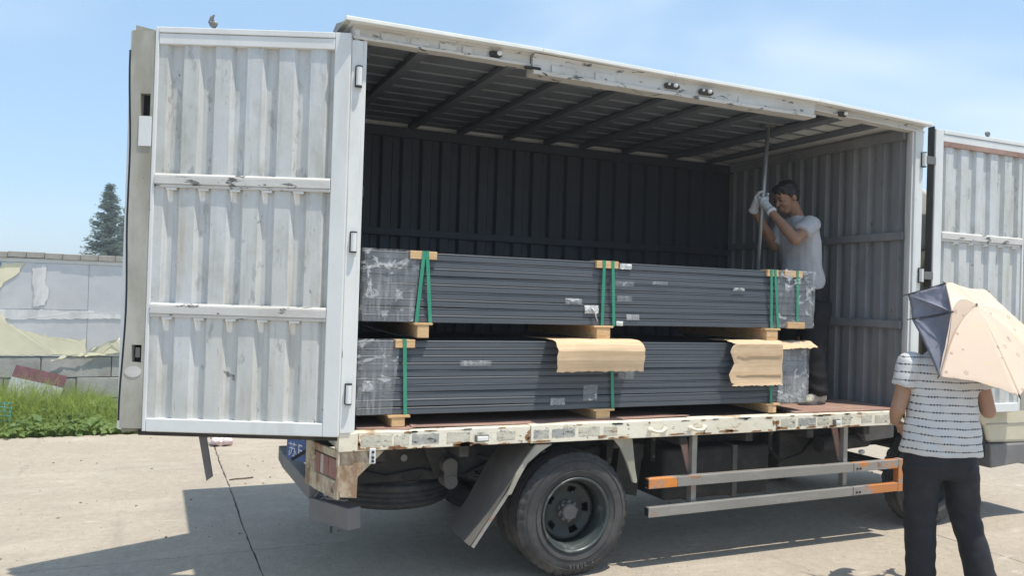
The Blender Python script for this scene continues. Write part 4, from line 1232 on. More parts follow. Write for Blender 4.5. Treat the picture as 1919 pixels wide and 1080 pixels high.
def bundle(zlo, zhi, n, x0, x1, xe, label, seed):
    rn = random.Random(seed)
    root = tag(empty('panel_bundle', (x0, .1, zlo)), label, 'bundle', 'strapped board bundles on the truck bed')
    h = (zhi - zlo) / n
    for k in range(n):
        mb = MB()
        dy = rn.uniform(-.004, .004); dx = rn.uniform(-.006, .006); hh = h - .0012
        z0 = zlo + k * h
        sag = rn.uniform(-.003, .003); gap = rn.uniform(0, .0018)
        N = 14
        rows = []
        for i in range(N + 1):
            t = i / N; x = x0 + dx + (xe - x0) * t
            wz = sag * math.sin(t * math.pi * 2 + k) ; wy = .0025 * nz3((x * 1.5, k * 3.1, seed))
            y = .1 + dy + wy
            # board edge: a lip on top and bottom, face set back a little
            rows.append([(x, y + .003, z0 + wz), (x, y, z0 + .003 + wz), (x, y, z0 + hh * .70 + wz), (x, y + .0035, z0 + hh * .73 + wz), (x, y + .0035, z0 + hh * .79 + wz), (x, y - .001, z0 + hh * .83 + wz), (x, y - .001, z0 + hh - .0025 - gap + wz), (x, y + .0015, z0 + hh - gap + wz), (x, 1.1 + dy, z0 + hh - gap + wz), (x, 1.1 + dy, z0 + wz)])
        kk = len(rows[0])
        vs = [p for r in rows for p in r]
        fs = [(i * kk + j, (i + 1) * kk + j, (i + 1) * kk + (j + 1) % kk, i * kk + (j + 1) % kk) for i in range(N) for j in range(kk)]
        fs += [tuple(range(kk)), tuple(N * kk + j for j in range(kk - 1, -1, -1))]
        mb.add(vs, fs)
        mb.build('board', m_board, root, world=True)
    def film_end(a, b, open_right):
        mb = MB()
        lean = .04
        def f(u, v):
            # u: around the end, v: height
            z = zlo + .004 + (zhi - zlo + .004) * v
            if u < .5:
                t = u / .5; x = (b + (lean * (v - .5) if True else 0)) + (a - b) * t; y = .092
            else:
                t = (u - .5) / .5; x = a; y = .092 + 1.0 * t
            k = .006 * nz3((x * 9, z * 9, seed)) + .004 * nz3((x * 25, z * 8, seed + 2))
            s_ = -1 if a < b else 1
            return (x + s_ * .006 + (s_ * .008 * nz3((z * 7, y, 3)) if u >= .5 else 0), y - abs(k), z)
        mb.grid(f, 60, 26)
        mb.build('stretch_wrap', m_wrap, root, world=True, smooth=True, fix=False)
    return root, film_end
def strap(root, xt, xb, z1, z0, y=.086, w=.021):
    mb = MB(); t = .0012
    mb.hexa([(xb - w / 2, y, z0), (xb + w / 2, y, z0), (xb + w / 2, y + t, z0), (xb - w / 2, y + t, z0)], [(xt - w / 2, y - .012, z1), (xt + w / 2, y - .012, z1), (xt + w / 2, y - .011, z1), (xt - w / 2, y - .011, z1)])
    mb.hexa([(xt - w / 2, y - .012, z1 + .001), (xt + w / 2, y - .012, z1 + .001), (xt + w / 2, 1.11, z1 + .001), (xt - w / 2, 1.11, z1 + .001)], [(xt - w / 2, y - .012, z1 + .0025), (xt + w / 2, y - .012, z1 + .0025), (xt + w / 2, 1.11, z1 + .0025), (xt - w / 2, 1.11, z1 + .0025)])
    mb.hexa([(xb - w / 2, y, z0 - .0025), (xb + w / 2, y, z0 - .0025), (xb + w / 2, 1.11, z0 - .0025), (xb - w / 2, 1.11, z0 - .0025)], [(xb - w / 2, y, z0 - .001), (xb + w / 2, y, z0 - .001), (xb + w / 2, 1.11, z0 - .001), (xb - w / 2, 1.11, z0 - .001)])
    mb.build('strap', m_strap, root, world=True)
def capb(root, a, b, z, h=.042, d=.022, m=None):
    mb = MB()
    mb.box(a, b, .078, .1 - .001, z - h, z + .004)
    mb.box(a, b, .0995, .16, z + .0005, z + .0045)
    mb.build('edge_protector', m or m_wood, root, world=True, bevel=.002)
def skid(root, a, b, z0, z1, plank=None):
    mb = MB(); mb.box(a, b, .072, 1.10, z0, z1); o = mb.build('skid_block', m_wood, root, world=True, bevel=.004)
    if plank:
        mb = MB(); mb.box(plank[0], plank[1], .068, 1.11, z1 + .001, z1 + .014); mb.build('skid_plank', m_wood, o, world=True, bevel=.002)
up, fe = bundle(1.567, 1.972, 9, .13, 3.02, 3.42, 'upper bundle of slate grey boards with film-wrapped ends and paired green straps', 3)
fe(.118, .45, 0); fe(3.43, 3.07, 1)
for xt, xb in ((.473, .442), (.490, .526), (1.665, 1.669), (1.728, 1.755), (3.018, 3.042), (3.051, 3.102)): strap(up, xt, xb, 1.9775, 1.566)
strap(up, 3.256, 3.278, 1.9775, 1.566, y=.0865)
for a, b in ((.391, .552), (1.611, 1.772), (2.985, 3.085), (3.144, 3.306)): capb(up, a, b, 1.973)
capb(up, 3.18, 3.34, 1.606, h=.04)
for a, b in ((.445, .515), (1.622, 1.722), (2.988, 3.088)): skid(up, a, b, 1.478, 1.551, (a - .02, b + .02))
lo, fe = bundle(1.040, 1.462, 10, .115, 3.10, 3.385, 'lower bundle of slate grey boards resting on the truck bed under two cardboard pieces', 8)
fe(.103, .34, 0); fe(3.395, 3.13, 1)
for xt, xb in ((.374, .394), (1.735, 1.765), (3.036, 3.055)): strap(lo, xt, xb, 1.4675, 1.039)
capb(lo, .321, .437, 1.463); capb(lo, 1.68, 1.80, 1.463)
for a, b in ((.311, .389), (1.637, 1.738), (3.022, 3.092)): skid(lo, a, b, .972, 1.024, (a - .02, b + .03))
# shreds of film and tape left on the board edges
def scrap(root, x, z, w, h, seed, m=m_wrap, tail=False):
    mb = MB()
    mb.grid(lambda u, v: (x + (u - .5) * w + .004 * nz3((v * 9, seed, 2)), .0915 - .006 * abs(nz3((u * 5 + seed, v * 5, 1))), z + (v - .5) * h + .003 * nz3((u * 9, seed, 7))), 10, 6, (0, .0006, 0))
    if tail:
        mb.tube([(x, .088, z + .01), (x + .02, .080, z - .015), (x + .03, .082, z - .05), (x + .045, .085, z - .075)], [.006, .005, .003, .002], 5)
    mb.build('film_scrap', m, root, world=True, smooth=True, fix=False)
for i, (x, z, w, h, c) in enumerate(((1.463, 1.714, .12, .035, 0), (1.591, 1.665, .10, .05, 1), (1.897, 1.622, .10, .035, 0), (1.829, 1.837, .14, .03, 0), (1.833, 1.947, .09, .035, 1), (1.832, 1.741, .11, .035, 0), (2.1, 1.85, .12, .02, 0), (2.75, 1.83, .10, .02, 0), (1.80, 1.58, .05, .03, 1))):
    scrap(up, x, z, w, h, i, m_crum if c else m_wrap, tail=(i == 1))
for i, (x, z, w, h) in enumerate(((1.37, 1.09, .10, .045), (1.60, 1.14, .10, .10), (1.86, 1.25, .12, .05), (.82, 1.33, .2, .03))): scrap(lo, x, z, w, h, 20 + i)
# crumpled film bunches over the right end of the upper bundle and the left ends
def bunch(root, pts, seed):
    mb = MB()
    rn = random.Random(seed)
    for (a, b) in zip(pts, pts[1:]):
        for k in range(9):
            t0, t1 = sorted((rn.random(), rn.random()))
            p, q = V(a).lerp(V(b), t0 * .8), V(a).lerp(V(b), .2 + t1 * .8)
            sp_ = .010
            j = lambda: V((rn.gauss(0, sp_), -abs(rn.gauss(0, .003)), rn.gauss(0, sp_)))
            A_, B_, C_ = p + j(), q + j(), (p + q) / 2 + j() * 1.6
            mb.add([A_, B_, C_], [(0, 1, 2)])
    mb.build('film_bunch', m_bunch, root, world=True, fix=False)
bunch(up, [(3.11, .085, 1.975), (3.13, .08, 1.93), (3.20, .08, 1.945), (3.17, .08, 1.88), (3.14, .08, 1.84), (3.22, .08, 1.87), (3.30, .08, 1.93), (3.26, .082, 1.965), (3.12, .082, 1.97)], 1)
bunch(up, [(3.34, .082, 1.82), (3.40, .082, 1.86), (3.43, .082, 1.84)], 2)
bunch(up, [(.16, .082, 1.93), (.24, .08, 1.88), (.30, .08, 1.895), (.40, .082, 1.92)], 3)
bunch(up, [(.145, .082, 1.88), (.16, .08, 1.80), (.15, .082, 1.70)], 4)
bunch(up, [(.31, .082, 1.745), (.34, .08, 1.73), (.33, .082, 1.71), (.31, .082, 1.725)], 5)
bunch(up, [(.22, .082, 1.60), (.27, .08, 1.62)], 8)
bunch(lo, [(.13, .082, 1.20), (.20, .08, 1.235), (.29, .08, 1.25)], 6)
bunch(lo, [(3.11, .085, 1.14), (3.14, .082, 1.11), (3.11, .085, 1.08), (3.22, .085, 1.09), (3.36, .085, 1.10)], 7)
mb = MB(); mb.grid(lambda u, v: (3.12 + .26 * u, .092 - .008 * abs(nz3((u * 3, v * 4, 5))), 1.035 + .41 * v), 14, 16, (0, .001, 0))
mb.build('stretch_wrap', m_wrap, lo, world=True, smooth=True, fix=False)

# two pieces of cardboard folded over the lower bundle's edge
def cardboard(x0, x1, prof, name, label, ragl, ragr, bulge, rows=22):
    mb = MB()
    n = 26
    def f(u, v):
        t = v * (len(prof) - 1); i = min(len(prof) - 2, int(t)); t -= i
        y = prof[i][0] + (prof[i + 1][0] - prof[i][0]) * t; z = prof[i][1] + (prof[i + 1][1] - prof[i][1]) * t
        xl = x0 + ragl * nz3((v * 9, 1, 2)) + ragl * .8 * nz3((v * 31, 4, 2)); xr = x1 + ragr * nz3((v * 8, 7, 2)) + ragr * .6 * nz3((v * 27, 9, 2))
        x = xl + (xr - xl) * u
        if v > .96: z += .012 * nz3((u * 22, 3, 1))
        return (x, y - bulge * (u - .5) ** 2 * 4 * v + .003 * nz3((u * 6, v * 4, 11)), z + .004 * nz3((u * 4, v * 3, 8)))
    mb.grid(f, n, rows, (0, .004, .003))
    return tag(mb.build(name, m_card, smooth=False), label, 'cardboard')
cardboard(1.285, 1.90, [(.42, 1.473), (.25, 1.474), (.12, 1.478), (.02, 1.475), (-.025, 1.455), (-.04, 1.42), (-.035, 1.36), (-.02, 1.285)], 'cardboard_sheet', 'smooth curved cardboard piece folded over the middle of the lower bundle', .008, .008, .03)
c2 = cardboard(2.66, 3.10, [(.30, 1.474), (.18, 1.475), (.10, 1.480), (.045, 1.474), (.030, 1.455), (.030, 1.41), (.035, 1.30), (.030, 1.20), (.022, 1.172)], 'cardboard_sheet', 'torn cardboard piece with ragged edges hanging over the right end of the lower bundle', .035, .012, .0)
mb = MB()
mb.grid(lambda u, v: (3.09 + .34 * u, .17 - .13 * v + .01 * nz3((u * 4, v, 3)), 1.473 - .022 * v * v + .008 * nz3((u * 7, 2, v)) - (.028 * v * (1 - .5 * u) + .012 * abs(nz3((u * 17, 5, 5)))) * (v > .5)), 24, 6, (0, .003, .003))
mb.build('torn_strip', m_card, c2)
# fold creases on the torn piece
for z in (1.375, 1.245):
    mb = MB(); mb.box(2.70, 3.09, .0265, .031, z - .0012, z + .0012); mb.build('fold_crease', m_plyedge, c2)
# sheets of worn plywood on the bed
def ply(name, pts, z, th, label, warp=0., seed=0):
    mb = MB()
    c = sum((V((p[0], p[1], 0)) for p in pts), V()) / len(pts)
    out = []
    for i, p in enumerate(pts):
        q = pts[(i + 1) % len(pts)]
        L = math.hypot(q[0] - p[0], q[1] - p[1]); k = max(1, int(L / .08))
        for j in range(k):
            t = j / k; x = p[0] + (q[0] - p[0]) * t; y = p[1] + (q[1] - p[1]) * t
            out.append(V((x, y + .008 * nz3((x * 7, y * 7, seed)), z + warp * (.5 + .5 * math.sin(x * 2.2 + seed)) * (1 if y < .15 else 0))))
    mb.prism(out, (0, 0, th))
    return tag(mb.build(name, m_ply, bevel=.002), label, 'plywood sheet')
ply('plywood_sheet', [(.12, .10), (.40, .02), (.47, .09), (.44, .8), (.14, .8)], .9640, .007, 'small reddish plywood offcut under the left skid of the lower bundle')
ply('plywood_sheet', [(.42, .045), (2.34, .055), (2.30, .25), (1.6, .62), (.50, .62)], .9640, .007, 'long warped reddish plywood sheet along the bed edge under the lower bundle', warp=.012, seed=2)
ply('plywood_sheet', [(3.25, .06), (4.25, .025), (4.27, .55), (4.20, .62), (3.30, .62)], .9640, .009, 'reddish plywood sheet at the right end of the bed, under the standing worker', warp=.004, seed=4)
# black rubber mat squeezed between the bundles
mb = MB()
mb.grid(lambda u, v: (.10 + .34 * u, .14 + .5 * v, 1.572 - .098 * u ** .7 - .004 + .006 * nz3((u * 4, v * 3, 1))), 14, 4, (0, .004, .005))
tag(mb.build('rubber_mat', m_black, smooth=False), 'curved black rubber strip sticking out between the two bundles at the left', 'mat')
# ================================================================ PEOPLE
m_skin = mat('skin', (.40, .235, .155), .5, layers=[((.34, .17, .11), 14, .5, .7, .5, 2)], mott=.06, spec=.35)
m_skin2 = mat('tanned_skin', (.30, .165, .105), .5, layers=[((.25, .12, .08), 14, .5, .7, .5, 2)], mott=.06, spec=.35)
m_hair = mat('black_hair', (.012, .011, .011), .5, bump=.5, bscale=60, bstretch=(1, 1, .25))
m_tee = mat('grey_cotton', (.45, .445, .455), .9, layers=[((.36, .355, .365), (4, 4, 4), .5, .7, .5, 2)], bump=.2, bscale=28, spec=.1)
m_trou = mat('black_trouser_cloth', (.024, .025, .030), .7, layers=[((.05, .05, .054), 6, .52, .72, .6, 2)], bump=.25, bscale=18, spec=.2)
m_glove = mat('white_knit_glove', (.62, .62, .63), .9, bump=.5, bscale=140, spec=.1, layers=[((.40, .40, .40), 16, .5, .7, .6, 3)])
m_shoe = mat('khaki_canvas_shoe', (.42, .41, .34), .85, layers=[((.12, .12, .10), 26, .5, .62, .8, 2)], bump=.4, bscale=60)
m_sole = mat('shoe_sole', (.13, .13, .12), .8)
m_eye = mat('eye_dark', (.015, .012, .01), .2)
m_lip = mat('lip', (.30, .13, .11), .5)

def striped_shirt(right):
    """white knit with thin dotted stripes; pattern runs in the wearer's own frame"""
    m = mat('striped_knit', (.62, .62, .62), .9, bump=.25, bscale=60, spec=.1)
    n, l, b = nodes_of(m)
    src = b.inputs['Base Color'].links[0].from_socket
    t = n.new('ShaderNodeTexCoord')
    sx = n.new('ShaderNodeSeparateXYZ'); l.new(t.outputs['Object'], sx.inputs[0])
    def mth(op, p, q=None, r=None):
        x = n.new('ShaderNodeMath'); x.operation = op
        for i, v in enumerate((p, q, r)):
            if v is None: continue
            if isinstance(v, (int, float)): x.inputs[i].default_value = v
            else: l.new(v, x.inputs[i])
        return x.outputs[0]
    no = n.new('ShaderNodeTexNoise'); no.inputs['Scale'].default_value = 5; no.inputs['Detail'].default_value = 2
    l.new(t.outputs['Object'], no.inputs['Vector'])
    wob = mth('MULTIPLY', mth('SUBTRACT', no.outputs['Fac'], .5), .022)
    z = mth('ADD', sx.outputs['Z'], wob)
    PZ = .0455
    fz = mth('SUBTRACT', mth('MODULO', mth('ADD', z, 10.0), PZ), PZ / 2)        # distance to stripe centre
    az = mth('ABSOLUTE', fz)
    row = mth('FLOOR', mth('DIVIDE', mth('ADD', z, 10.0), PZ))
    hx = mth('ADD', sx.outputs['X'], mth('MULTIPLY', row, .013))
    fx = mth('SUBTRACT', mth('MODULO', mth('ADD', hx, 10.0), .0165), .00825)
    dot = mth('ADD', mth('POWER', mth('DIVIDE', fx, .0052), 2.0), mth('POWER', mth('DIVIDE', fz, .0060), 2.0))
    dotm = mth('LESS_THAN', dot, 1.0)
    grp = mth('LESS_THAN', mth('MODULO', mth('ADD', hx, 10.0), .098), .060)
    dotm = mth('MULTIPLY', dotm, grp)
    line = mth('LESS_THAN', az, .0031)
    fac = mth('MULTIPLY', mth('MAXIMUM', dotm, mth('MULTIPLY', line, .75)), .86)
    mx = n.new('ShaderNodeMix'); mx.data_type = 'RGBA'
    l.new(fac, mx.inputs[0]); l.new(src, mx.inputs[6]); mx.inputs[7].default_value = (.03, .03, .035, 1)
    l.new(mx.outputs[2], b.inputs['Base Color'])
    return m

def head_parts(mb, c, F, U):
    F = V(F).normalized(); U = V(U); U = (U - F * U.dot(F)).normalized(); Rr = F.cross(U)
    R = Matrix((Rr, F, U)).transposed()
    P = lambda x, y, z: V(c) + R @ V((x, y, z))
    mb.ell(P(0, -.012, .035), (.074, .094, .083), R); mb.ell(P(0, .03, -.03), (.058, .058, .078), R)
    mb.ell(P(0, .042, -.088), (.040, .038, .027), R); mb.cap(P(0, .093, .004), P(0, .108, -.026), .008, .0125)
    mb.cap(P(-.034, .080, .024), P(.034, .080, .024), .012, .012)
    for s in (-1, 1):
        mb.ell(P(s * .034, .06, -.028), (.027, .03, .027), R); mb.ell(P(s * .077, -.012, -.008), (.011, .022, .032), R)
    mb.ell(P(0, .090, -.058), (.023, .010, .007), R); mb.ell(P(0, .087, -.070), (.020, .010, .008), R)
    return P, R
def fwd(a, b): return (V(b) - V(a)).normalized()

# ---------------------------------------------------------------- the worker in the cargo bay
man = tag(empty('person', (3.76, .56, .975)), 'worker in grey T-shirt and white gloves gripping a steel pole in the cargo bay', 'person')
HC = V((3.575, .56, 2.575)); HF = V((-.90, .02, -.43)); HU = V((-.42, .02, .9))
Lsh, Lel, Lwr = V((3.69, .40, 2.37)), V((3.450, .315, 2.225)), V((3.365, .475, 2.435))
Rsh, Rel, Rwr = V((3.70, .745, 2.38)), V((3.63, .73, 2.20)), V((3.385, .70, 2.475))
Lhd, Rhd = V((3.345, .548, 2.525)), V((3.335, .652, 2.553))
mb = MB()
P, R = head_parts(mb, HC, HF, HU)
mb.cap(P(0, -.03, -.07), (3.70, .57, 2.42), .054, .060)
mb.cap((3.715, .57, 2.36), (3.75, .575, 1.95), .10, .10)
for sh, el, wr in ((Lsh, Lel, Lwr), (Rsh, Rel, Rwr)):
    mb.cap(sh, el, .052, .042); mb.cap(el, el.lerp(wr, .35), .042, .043); mb.cap(el.lerp(wr, .35), wr, .043, .029)
for y, x in ((.49, 3.79), (.65, 3.82)):
    mb.cap((3.80, .57, 1.9), (x, y, 1.80), .06, .06); mb.cap((x, y, 1.80), (x - .02, y, 1.40), .06, .045); mb.cap((x - .02, y, 1.40), (x, y, 1.06), .05, .04)
body = remesh(mb, 'body', m_skin2, man, .0075, 3)
# hair: cap over crown, back and sides
mb = MB()
mb.ell(P(0, -.022, .060), (.082, .098, .075), R); mb.ell(P(0, -.055, .012), (.075, .062, .075), R); mb.ell(P(0, .035, .092), (.062, .056, .034), R)
for s in (-1, 1): mb.ell(P(s * .068, -.022, .028), (.016, .05, .045), R)
remesh(mb, 'hair', m_hair, man, .007, 2, disp=lambda p: .007 * nz3(p, 38) + .004 * nz3(p, 90))
for s in (-1, 1):
    mb = MB(); mb.ell(P(s * .031, .0875, .006), (.013, .006, .0055), R); mb.build('eye', m_eye, man, world=True, smooth=True)
    mb = MB(); mb.cap(P(s * .016, .0935, .028), P(s * .046, .083, .030), .0042, .003, 8); mb.build('eyebrow', m_hair, man, world=True, smooth=True)
mb = MB(); mb.ell(P(0, .0965, -.064), (.020, .005, .006), R); mb.build('lips', m_lip, man, world=True, smooth=True)
# gloves gripping the pole: four fingers round it, thumb opposed
PB, PT = V((3.345, .60, 1.985)), V((3.412, .60, 3.128))
PD = fwd(PB, PT)
def at_pole(z): return PB + PD * ((z - PB.z) / PD.z)
def grip(name, wr, palm_z, side, parent, m):
    """palm on the side of the pole the wrist comes from"""
    mb = MB()
    pc = at_pole(palm_z)
    w = V(wr) - pc; w -= PD * w.dot(PD); w.normalize()
    t = PD.cross(w) * side
    pol = lambda an, r, dz: at_pole(palm_z + dz) + (w * math.cos(an) + t * math.sin(an)) * r
    palm = pol(-.35, .044, 0)
    Rm = Matrix((t, w, PD)).transposed()
    mb.ell(palm, (.034, .020, .046), Rm)
    mb.cap(wr, palm.lerp(V(wr), .15), .033, .032)
    lens = (.95, 1.12, 1.05, .82)
    for i in range(4):
        dz = .036 - .0235 * i
        angs = [-.1, .75 * lens[i], 1.55 * lens[i], 2.35 * lens[i]]
        pts = [pol(a, .037 if k else .043, dz) for k, a in enumerate(angs)]
        for k in range(3): mb.cap(pts[k], pts[k + 1], .0118 - .001 * k, .0112 - .001 * k, 8)
    th = [pol(-.7, .040, .022), pol(-1.35, .038, .040), pol(-2.1, .034, .048)]
    mb.cap(th[0], th[1], .0145, .0125, 8); mb.cap(th[1], th[2], .0125, .0105, 8)
    g = remesh(mb, name, m, parent, .0045, 1)
    d = fwd(wr, palm)
    mb = MB(); a = V(wr) - d * .035
    mb.tube([a, a + d * .012, a + d * .03], [.037, .0385, .036], 16); mb.build('glove_cuff', m, g, world=True, smooth=True)
    return g
grip('glove', Lwr + fwd(Lwr, Lhd) * .035, 2.520, 1, man, m_glove)
grip('glove', Rwr + fwd(Rwr, Rhd) * .02, 2.560, -1, man, m_glove)
# T-shirt
mb = MB()
sx, sy = V((.125, 0, 0)), V((0, .205, 0))
def sec(c, a, b, tilt=0.): return (c, V((a, 0, tilt)), V((0, b, 0)))
mb.loft([sec((3.79, .57, 1.865), .135, .190), sec((3.782, .57, 1.93), .140, .192), sec((3.76, .57, 2.02), .143, .188), sec((3.745, .57, 2.12), .138, .186), sec((3.735, .57, 2.24), .130, .192), sec((3.72, .57, 2.33), .115, .192), sec((3.71, .57, 2.385), .096, .160), sec((3.70, .57, 2.425), .072, .09), sec((3.695, .57, 2.445), .064, .068)])
for sh, el in ((Lsh, Lel), (Rsh, Rel)):
    d = fwd(sh, el); e_ = sh + d * .185
    mb.cap(sh + V((.01, 0, -.01)), sh + d * .03, .064, .064, 16)
    a = d.cross(V((0, 0, 1))).normalized(); b_ = a.cross(d)
    mb.loft([(sh, a * .062, b_ * .066), (sh + d * .09, a * .064, b_ * .070), (e_, a * .066, b_ * .076)], 20)
def wr_man(p):
    k = V((p.x * 2.2, p.y * 2.0, p.z * 1.0))
    fold = math.sin((p.z * .8 + p.x * .9) * 34 + 3 * nz3(p, 4)) * .0035 * max(0, min(1, (2.32 - p.z) * 4))
    return .012 * nz3(k, 4) + .006 * nz3(p, 13) + 1.7 * fold
remesh(mb, 't_shirt', m_tee, man, .009, 2, disp=wr_man)
# trousers
mb = MB()
mb.loft([sec((3.815, .57, 1.96), .132, .178), sec((3.82, .57, 1.85), .140, .182), sec((3.825, .57, 1.76), .140, .185), sec((3.82, .57, 1.70), .12, .175)])
for y0_, kn, an in ((.46, V((3.755, .43, 1.40)), V((3.775, .385, 1.035))), (.68, V((3.80, .70, 1.40)), V((3.85, .70, 1.03)))):
    hp = V((3.82, y0_, 1.76))
    mb.loft([(hp, (.125, 0, 0), (0, .105, 0)), (hp.lerp(kn, .5), (.112, 0, 0), (0, .098, 0)), (kn, (.098, 0, 0), (0, .085, 0)), (kn.lerp(an, .55), (.092, 0, 0), (0, .078, 0)), (an, (.086, 0, 0), (0, .074, 0))], 20)
m_trou2 = mat('dark_work_trousers', (.011, .011, .013), .7, layers=[((.03, .03, .032), 8, .52, .7, .6, 2)], bump=.25, bscale=18, spec=.25)
remesh(mb, 'trousers', m_trou2, man, .010, 2, disp=lambda p: .012 * nz3(V((p.x, p.y, p.z * 1.6)), 7) + .010 * math.sin(p.z * 70 + 4 * nz3(p, 6)) * max(0, min(1, (1.28 - p.z) * 4)))
def shoe(parent, heel, toe, z, m=m_shoe, ms=m_sole, h=.10):
    heel, toe = V(heel), V(toe); heel.z = toe.z = z
    d = (toe - heel).normalized(); sd = V((-d.y, d.x, 0)); L = (toe - heel).length
    P_ = lambda t, s, zz: heel + d * (t * L) + sd * s + V((0, 0, zz))
    R_ = Matrix((d, sd, V((0, 0, 1)))).transposed()
    mb = MB()
    mb.ell(P_(.20, 0, .052), (.058, .036, .052), R_); mb.ell(P_(.45, 0, .046), (.085, .038, .044), R_); mb.ell(P_(.76, 0, .034), (.066, .042, .030), R_)
    mb.cap(P_(.22, 0, .06), P_(.25, 0, h), .036, .038)
    o = remesh(mb, 'shoe', m, parent, .006, 2)
    mb = MB()
    out = []
    for i in range(24):
        a = 2 * math.pi * i / 24
        out.append(P_(.5 + .5 * math.cos(a), (.036 + .008 * math.cos(a)) * math.sin(a), .001))
    mb.prism(out, (0, 0, .022)); mb.build('sole', ms, o, world=True, bevel=.004)
    for t in (.42, .52, .62):
        mb = MB(); mb.cap(P_(t, -.03, .082 - t * .045), P_(t, .03, .082 - t * .045), .0045, .0045, 6); mb.build('lace', m_glove, o, world=True)
shoe(man, (3.855, .375, 0), (3.575, .358, 0), .974)
shoe(man, (3.93, .70, 0), (3.65, .69, 0), .974)

# steel pole, foot on the upper bundle, top disc against the ceiling
pole = tag(empty('support_pole', PB), 'slim grey steel pole upright between the upper bundle and the cargo ceiling', 'pole')
mb = MB(); mb.tube([PB, PT], .0155, 14); mb.build('pole_tube', m_pole, pole, world=True, smooth=True)
mb = MB(); mb.tube([PT - PD * .012, PT + PD * .004], .055, 24); mb.build('top_disc', m_steel, pole, world=True)
mb = MB(); mb.tube([PB - PD * .006, PB + PD * .006], .035, 20); mb.build('foot_disc', m_steel, pole, world=True)

# ---------------------------------------------------------------- the person with the umbrella
wo_ = tag(empty('person', (3.48, -.96, 0)), 'person seen from behind in white striped top and black trousers, head hidden by an umbrella', 'person')
fw = V((.5, .866, 0)).normalized(); rt = V((.866, -.5, 0)).normalized(); up_ = V((0, 0, 1))
wo_.rotation_euler = (0, 0, math.atan2(rt.y, rt.x))
B0 = V((3.445, -.955, 0))
Q = lambda r, f, z: B0 + rt * r + fw * f + up_ * z
lsh, lel, lwr = Q(-.185, 0, 1.415), Q(-.262, -.02, 1.125), Q(-.20, .21, 1.02)
rsh, rel, rwr = Q(.185, 0, 1.42), Q(.262, -.01, 1.13), Q(.255, .20, 1.24)
mb = MB()
P, R = head_parts(mb, Q(0, .045, 1.625), fw + V((0, 0, -.06)), up_)
mb.cap(Q(0, .03, 1.55), Q(0, .0, 1.45), .052, .06)
mb.loft([(Q(0, .01, .92), rt * .145, fw * .105), (Q(0, 0, 1.10), rt * .14, fw * .10), (Q(0, 0, 1.3), rt * .15, fw * .10), (Q(0, 0, 1.43), rt * .13, fw * .08)])
for sh, el, wr in ((lsh, lel, lwr), (rsh, rel, rwr)):
    mb.cap(sh, el, .052, .043); mb.cap(el, el.lerp(wr, .4), .043, .042); mb.cap(el.lerp(wr, .4), wr, .042, .028)
# hands: right one closed round the umbrella shaft, left one relaxed
SH = Q(.235, .27, 1.285)                       # where the shaft is held
HUBT = V((3.525, -1.105, 1.768))
SD = fwd(SH, HUBT)
wv = (rwr - SH); wv -= SD * wv.dot(SD); wv.normalize(); tv = SD.cross(wv)
pol = lambda an, r, dz: SH + SD * dz + (wv * math.cos(an) + tv * math.sin(an)) * r
Rm = Matrix((tv, wv, SD)).transposed()
mb.ell(pol(-.3, .036, 0), (.034, .018, .044), Rm); mb.cap(rwr, pol(-.3, .036, 0), .026, .026)
for i, ln in enumerate((.95, 1.1, 1.03, .85)):
    dz = .032 - .021 * i
    pts = [pol(a * ln, .024 if a > 0 else .032, dz) for a in (-.1, .9, 1.9, 2.9)]
    for k in range(3): mb.cap(pts[k], pts[k + 1], .0098 - .0006 * k, .0092 - .0006 * k, 8)
mb.cap(pol(-.7, .030, .03), pol(-1.6, .026, .045), .012, .0105, 8); mb.cap(pol(-1.6, .026, .045), pol(-2.4, .023, .05), .0105, .009, 8)
ld = (Q(-.12, .30, .98) - lwr).normalized(); ls = ld.cross(up_).normalized(); lu = ls.cross(ld)
Rm = Matrix((ls, ld, lu)).transposed()
mb.ell(lwr + ld * .055, (.036, .05, .016), Rm); mb.cap(lwr, lwr + ld * .03, .027, .026)
for i, ln in enumerate((.075, .085, .08, .062)):
    b0 = lwr + ld * .095 + ls * (.027 - .018 * i)
    b1 = b0 + ld * ln * .5 - lu * ln * .15; b2 = b1 + ld * ln * .3 - lu * ln * .3; b3 = b2 + ld * ln * .1 - lu * ln * .25
    mb.cap(b0 - ld * .02, b1, .009, .0085, 8); mb.cap(b1, b2, .0085, .008, 8); mb.cap(b2, b3, .008, .007, 8)
mb.cap(lwr + ld * .035 + ls * .03, lwr + ld * .075 + ls * .05 - lu * .012, .0115, .010, 8); mb.cap(lwr + ld * .075 + ls * .05 - lu * .012, lwr + ld * .10 + ls * .045 - lu * .02, .010, .008, 8)
for s in (-1, 1):
    mb.cap(Q(0, 0, .93), Q(s * .09, 0, .84), .09, .085)
lkn, lan = Q(-.105, .01, .47), Q(-.10, -.01, .09)
rkn, ran = Q(.155, .035, .50), Q(.245, -.05, .11)
for s, kn, an in ((-1, lkn, lan), (1, rkn, ran)):
    mb.cap(Q(s * .09, 0, .84), kn, .08, .055); mb.cap(kn, an, .05, .035)
remesh(mb, 'body', m_skin, wo_, .0075, 2)
mb = MB()
mb.ell(P(0, -.022, .052), (.085, .10, .082), R); mb.ell(P(0, -.055, .0), (.078, .064, .095), R)
for s in (-1, 1): mb.ell(P(s * .07, -.025, .01), (.018, .055, .06), R)
remesh(mb, 'hair', m_hair, wo_, .008, 2, disp=lambda p: .006 * nz3(p, 34))
for s in (-1, 1):
    mb = MB(); mb.ell(P(s * .031, .0875, .006), (.013, .006, .0055), R); mb.build('eye', m_eye, wo_, world=True, smooth=True)
mb = MB(); mb.ell(P(0, .0965, -.064), (.020, .005, .006), R); mb.build('lips', m_lip, wo_, world=True, smooth=True)
mb = MB()
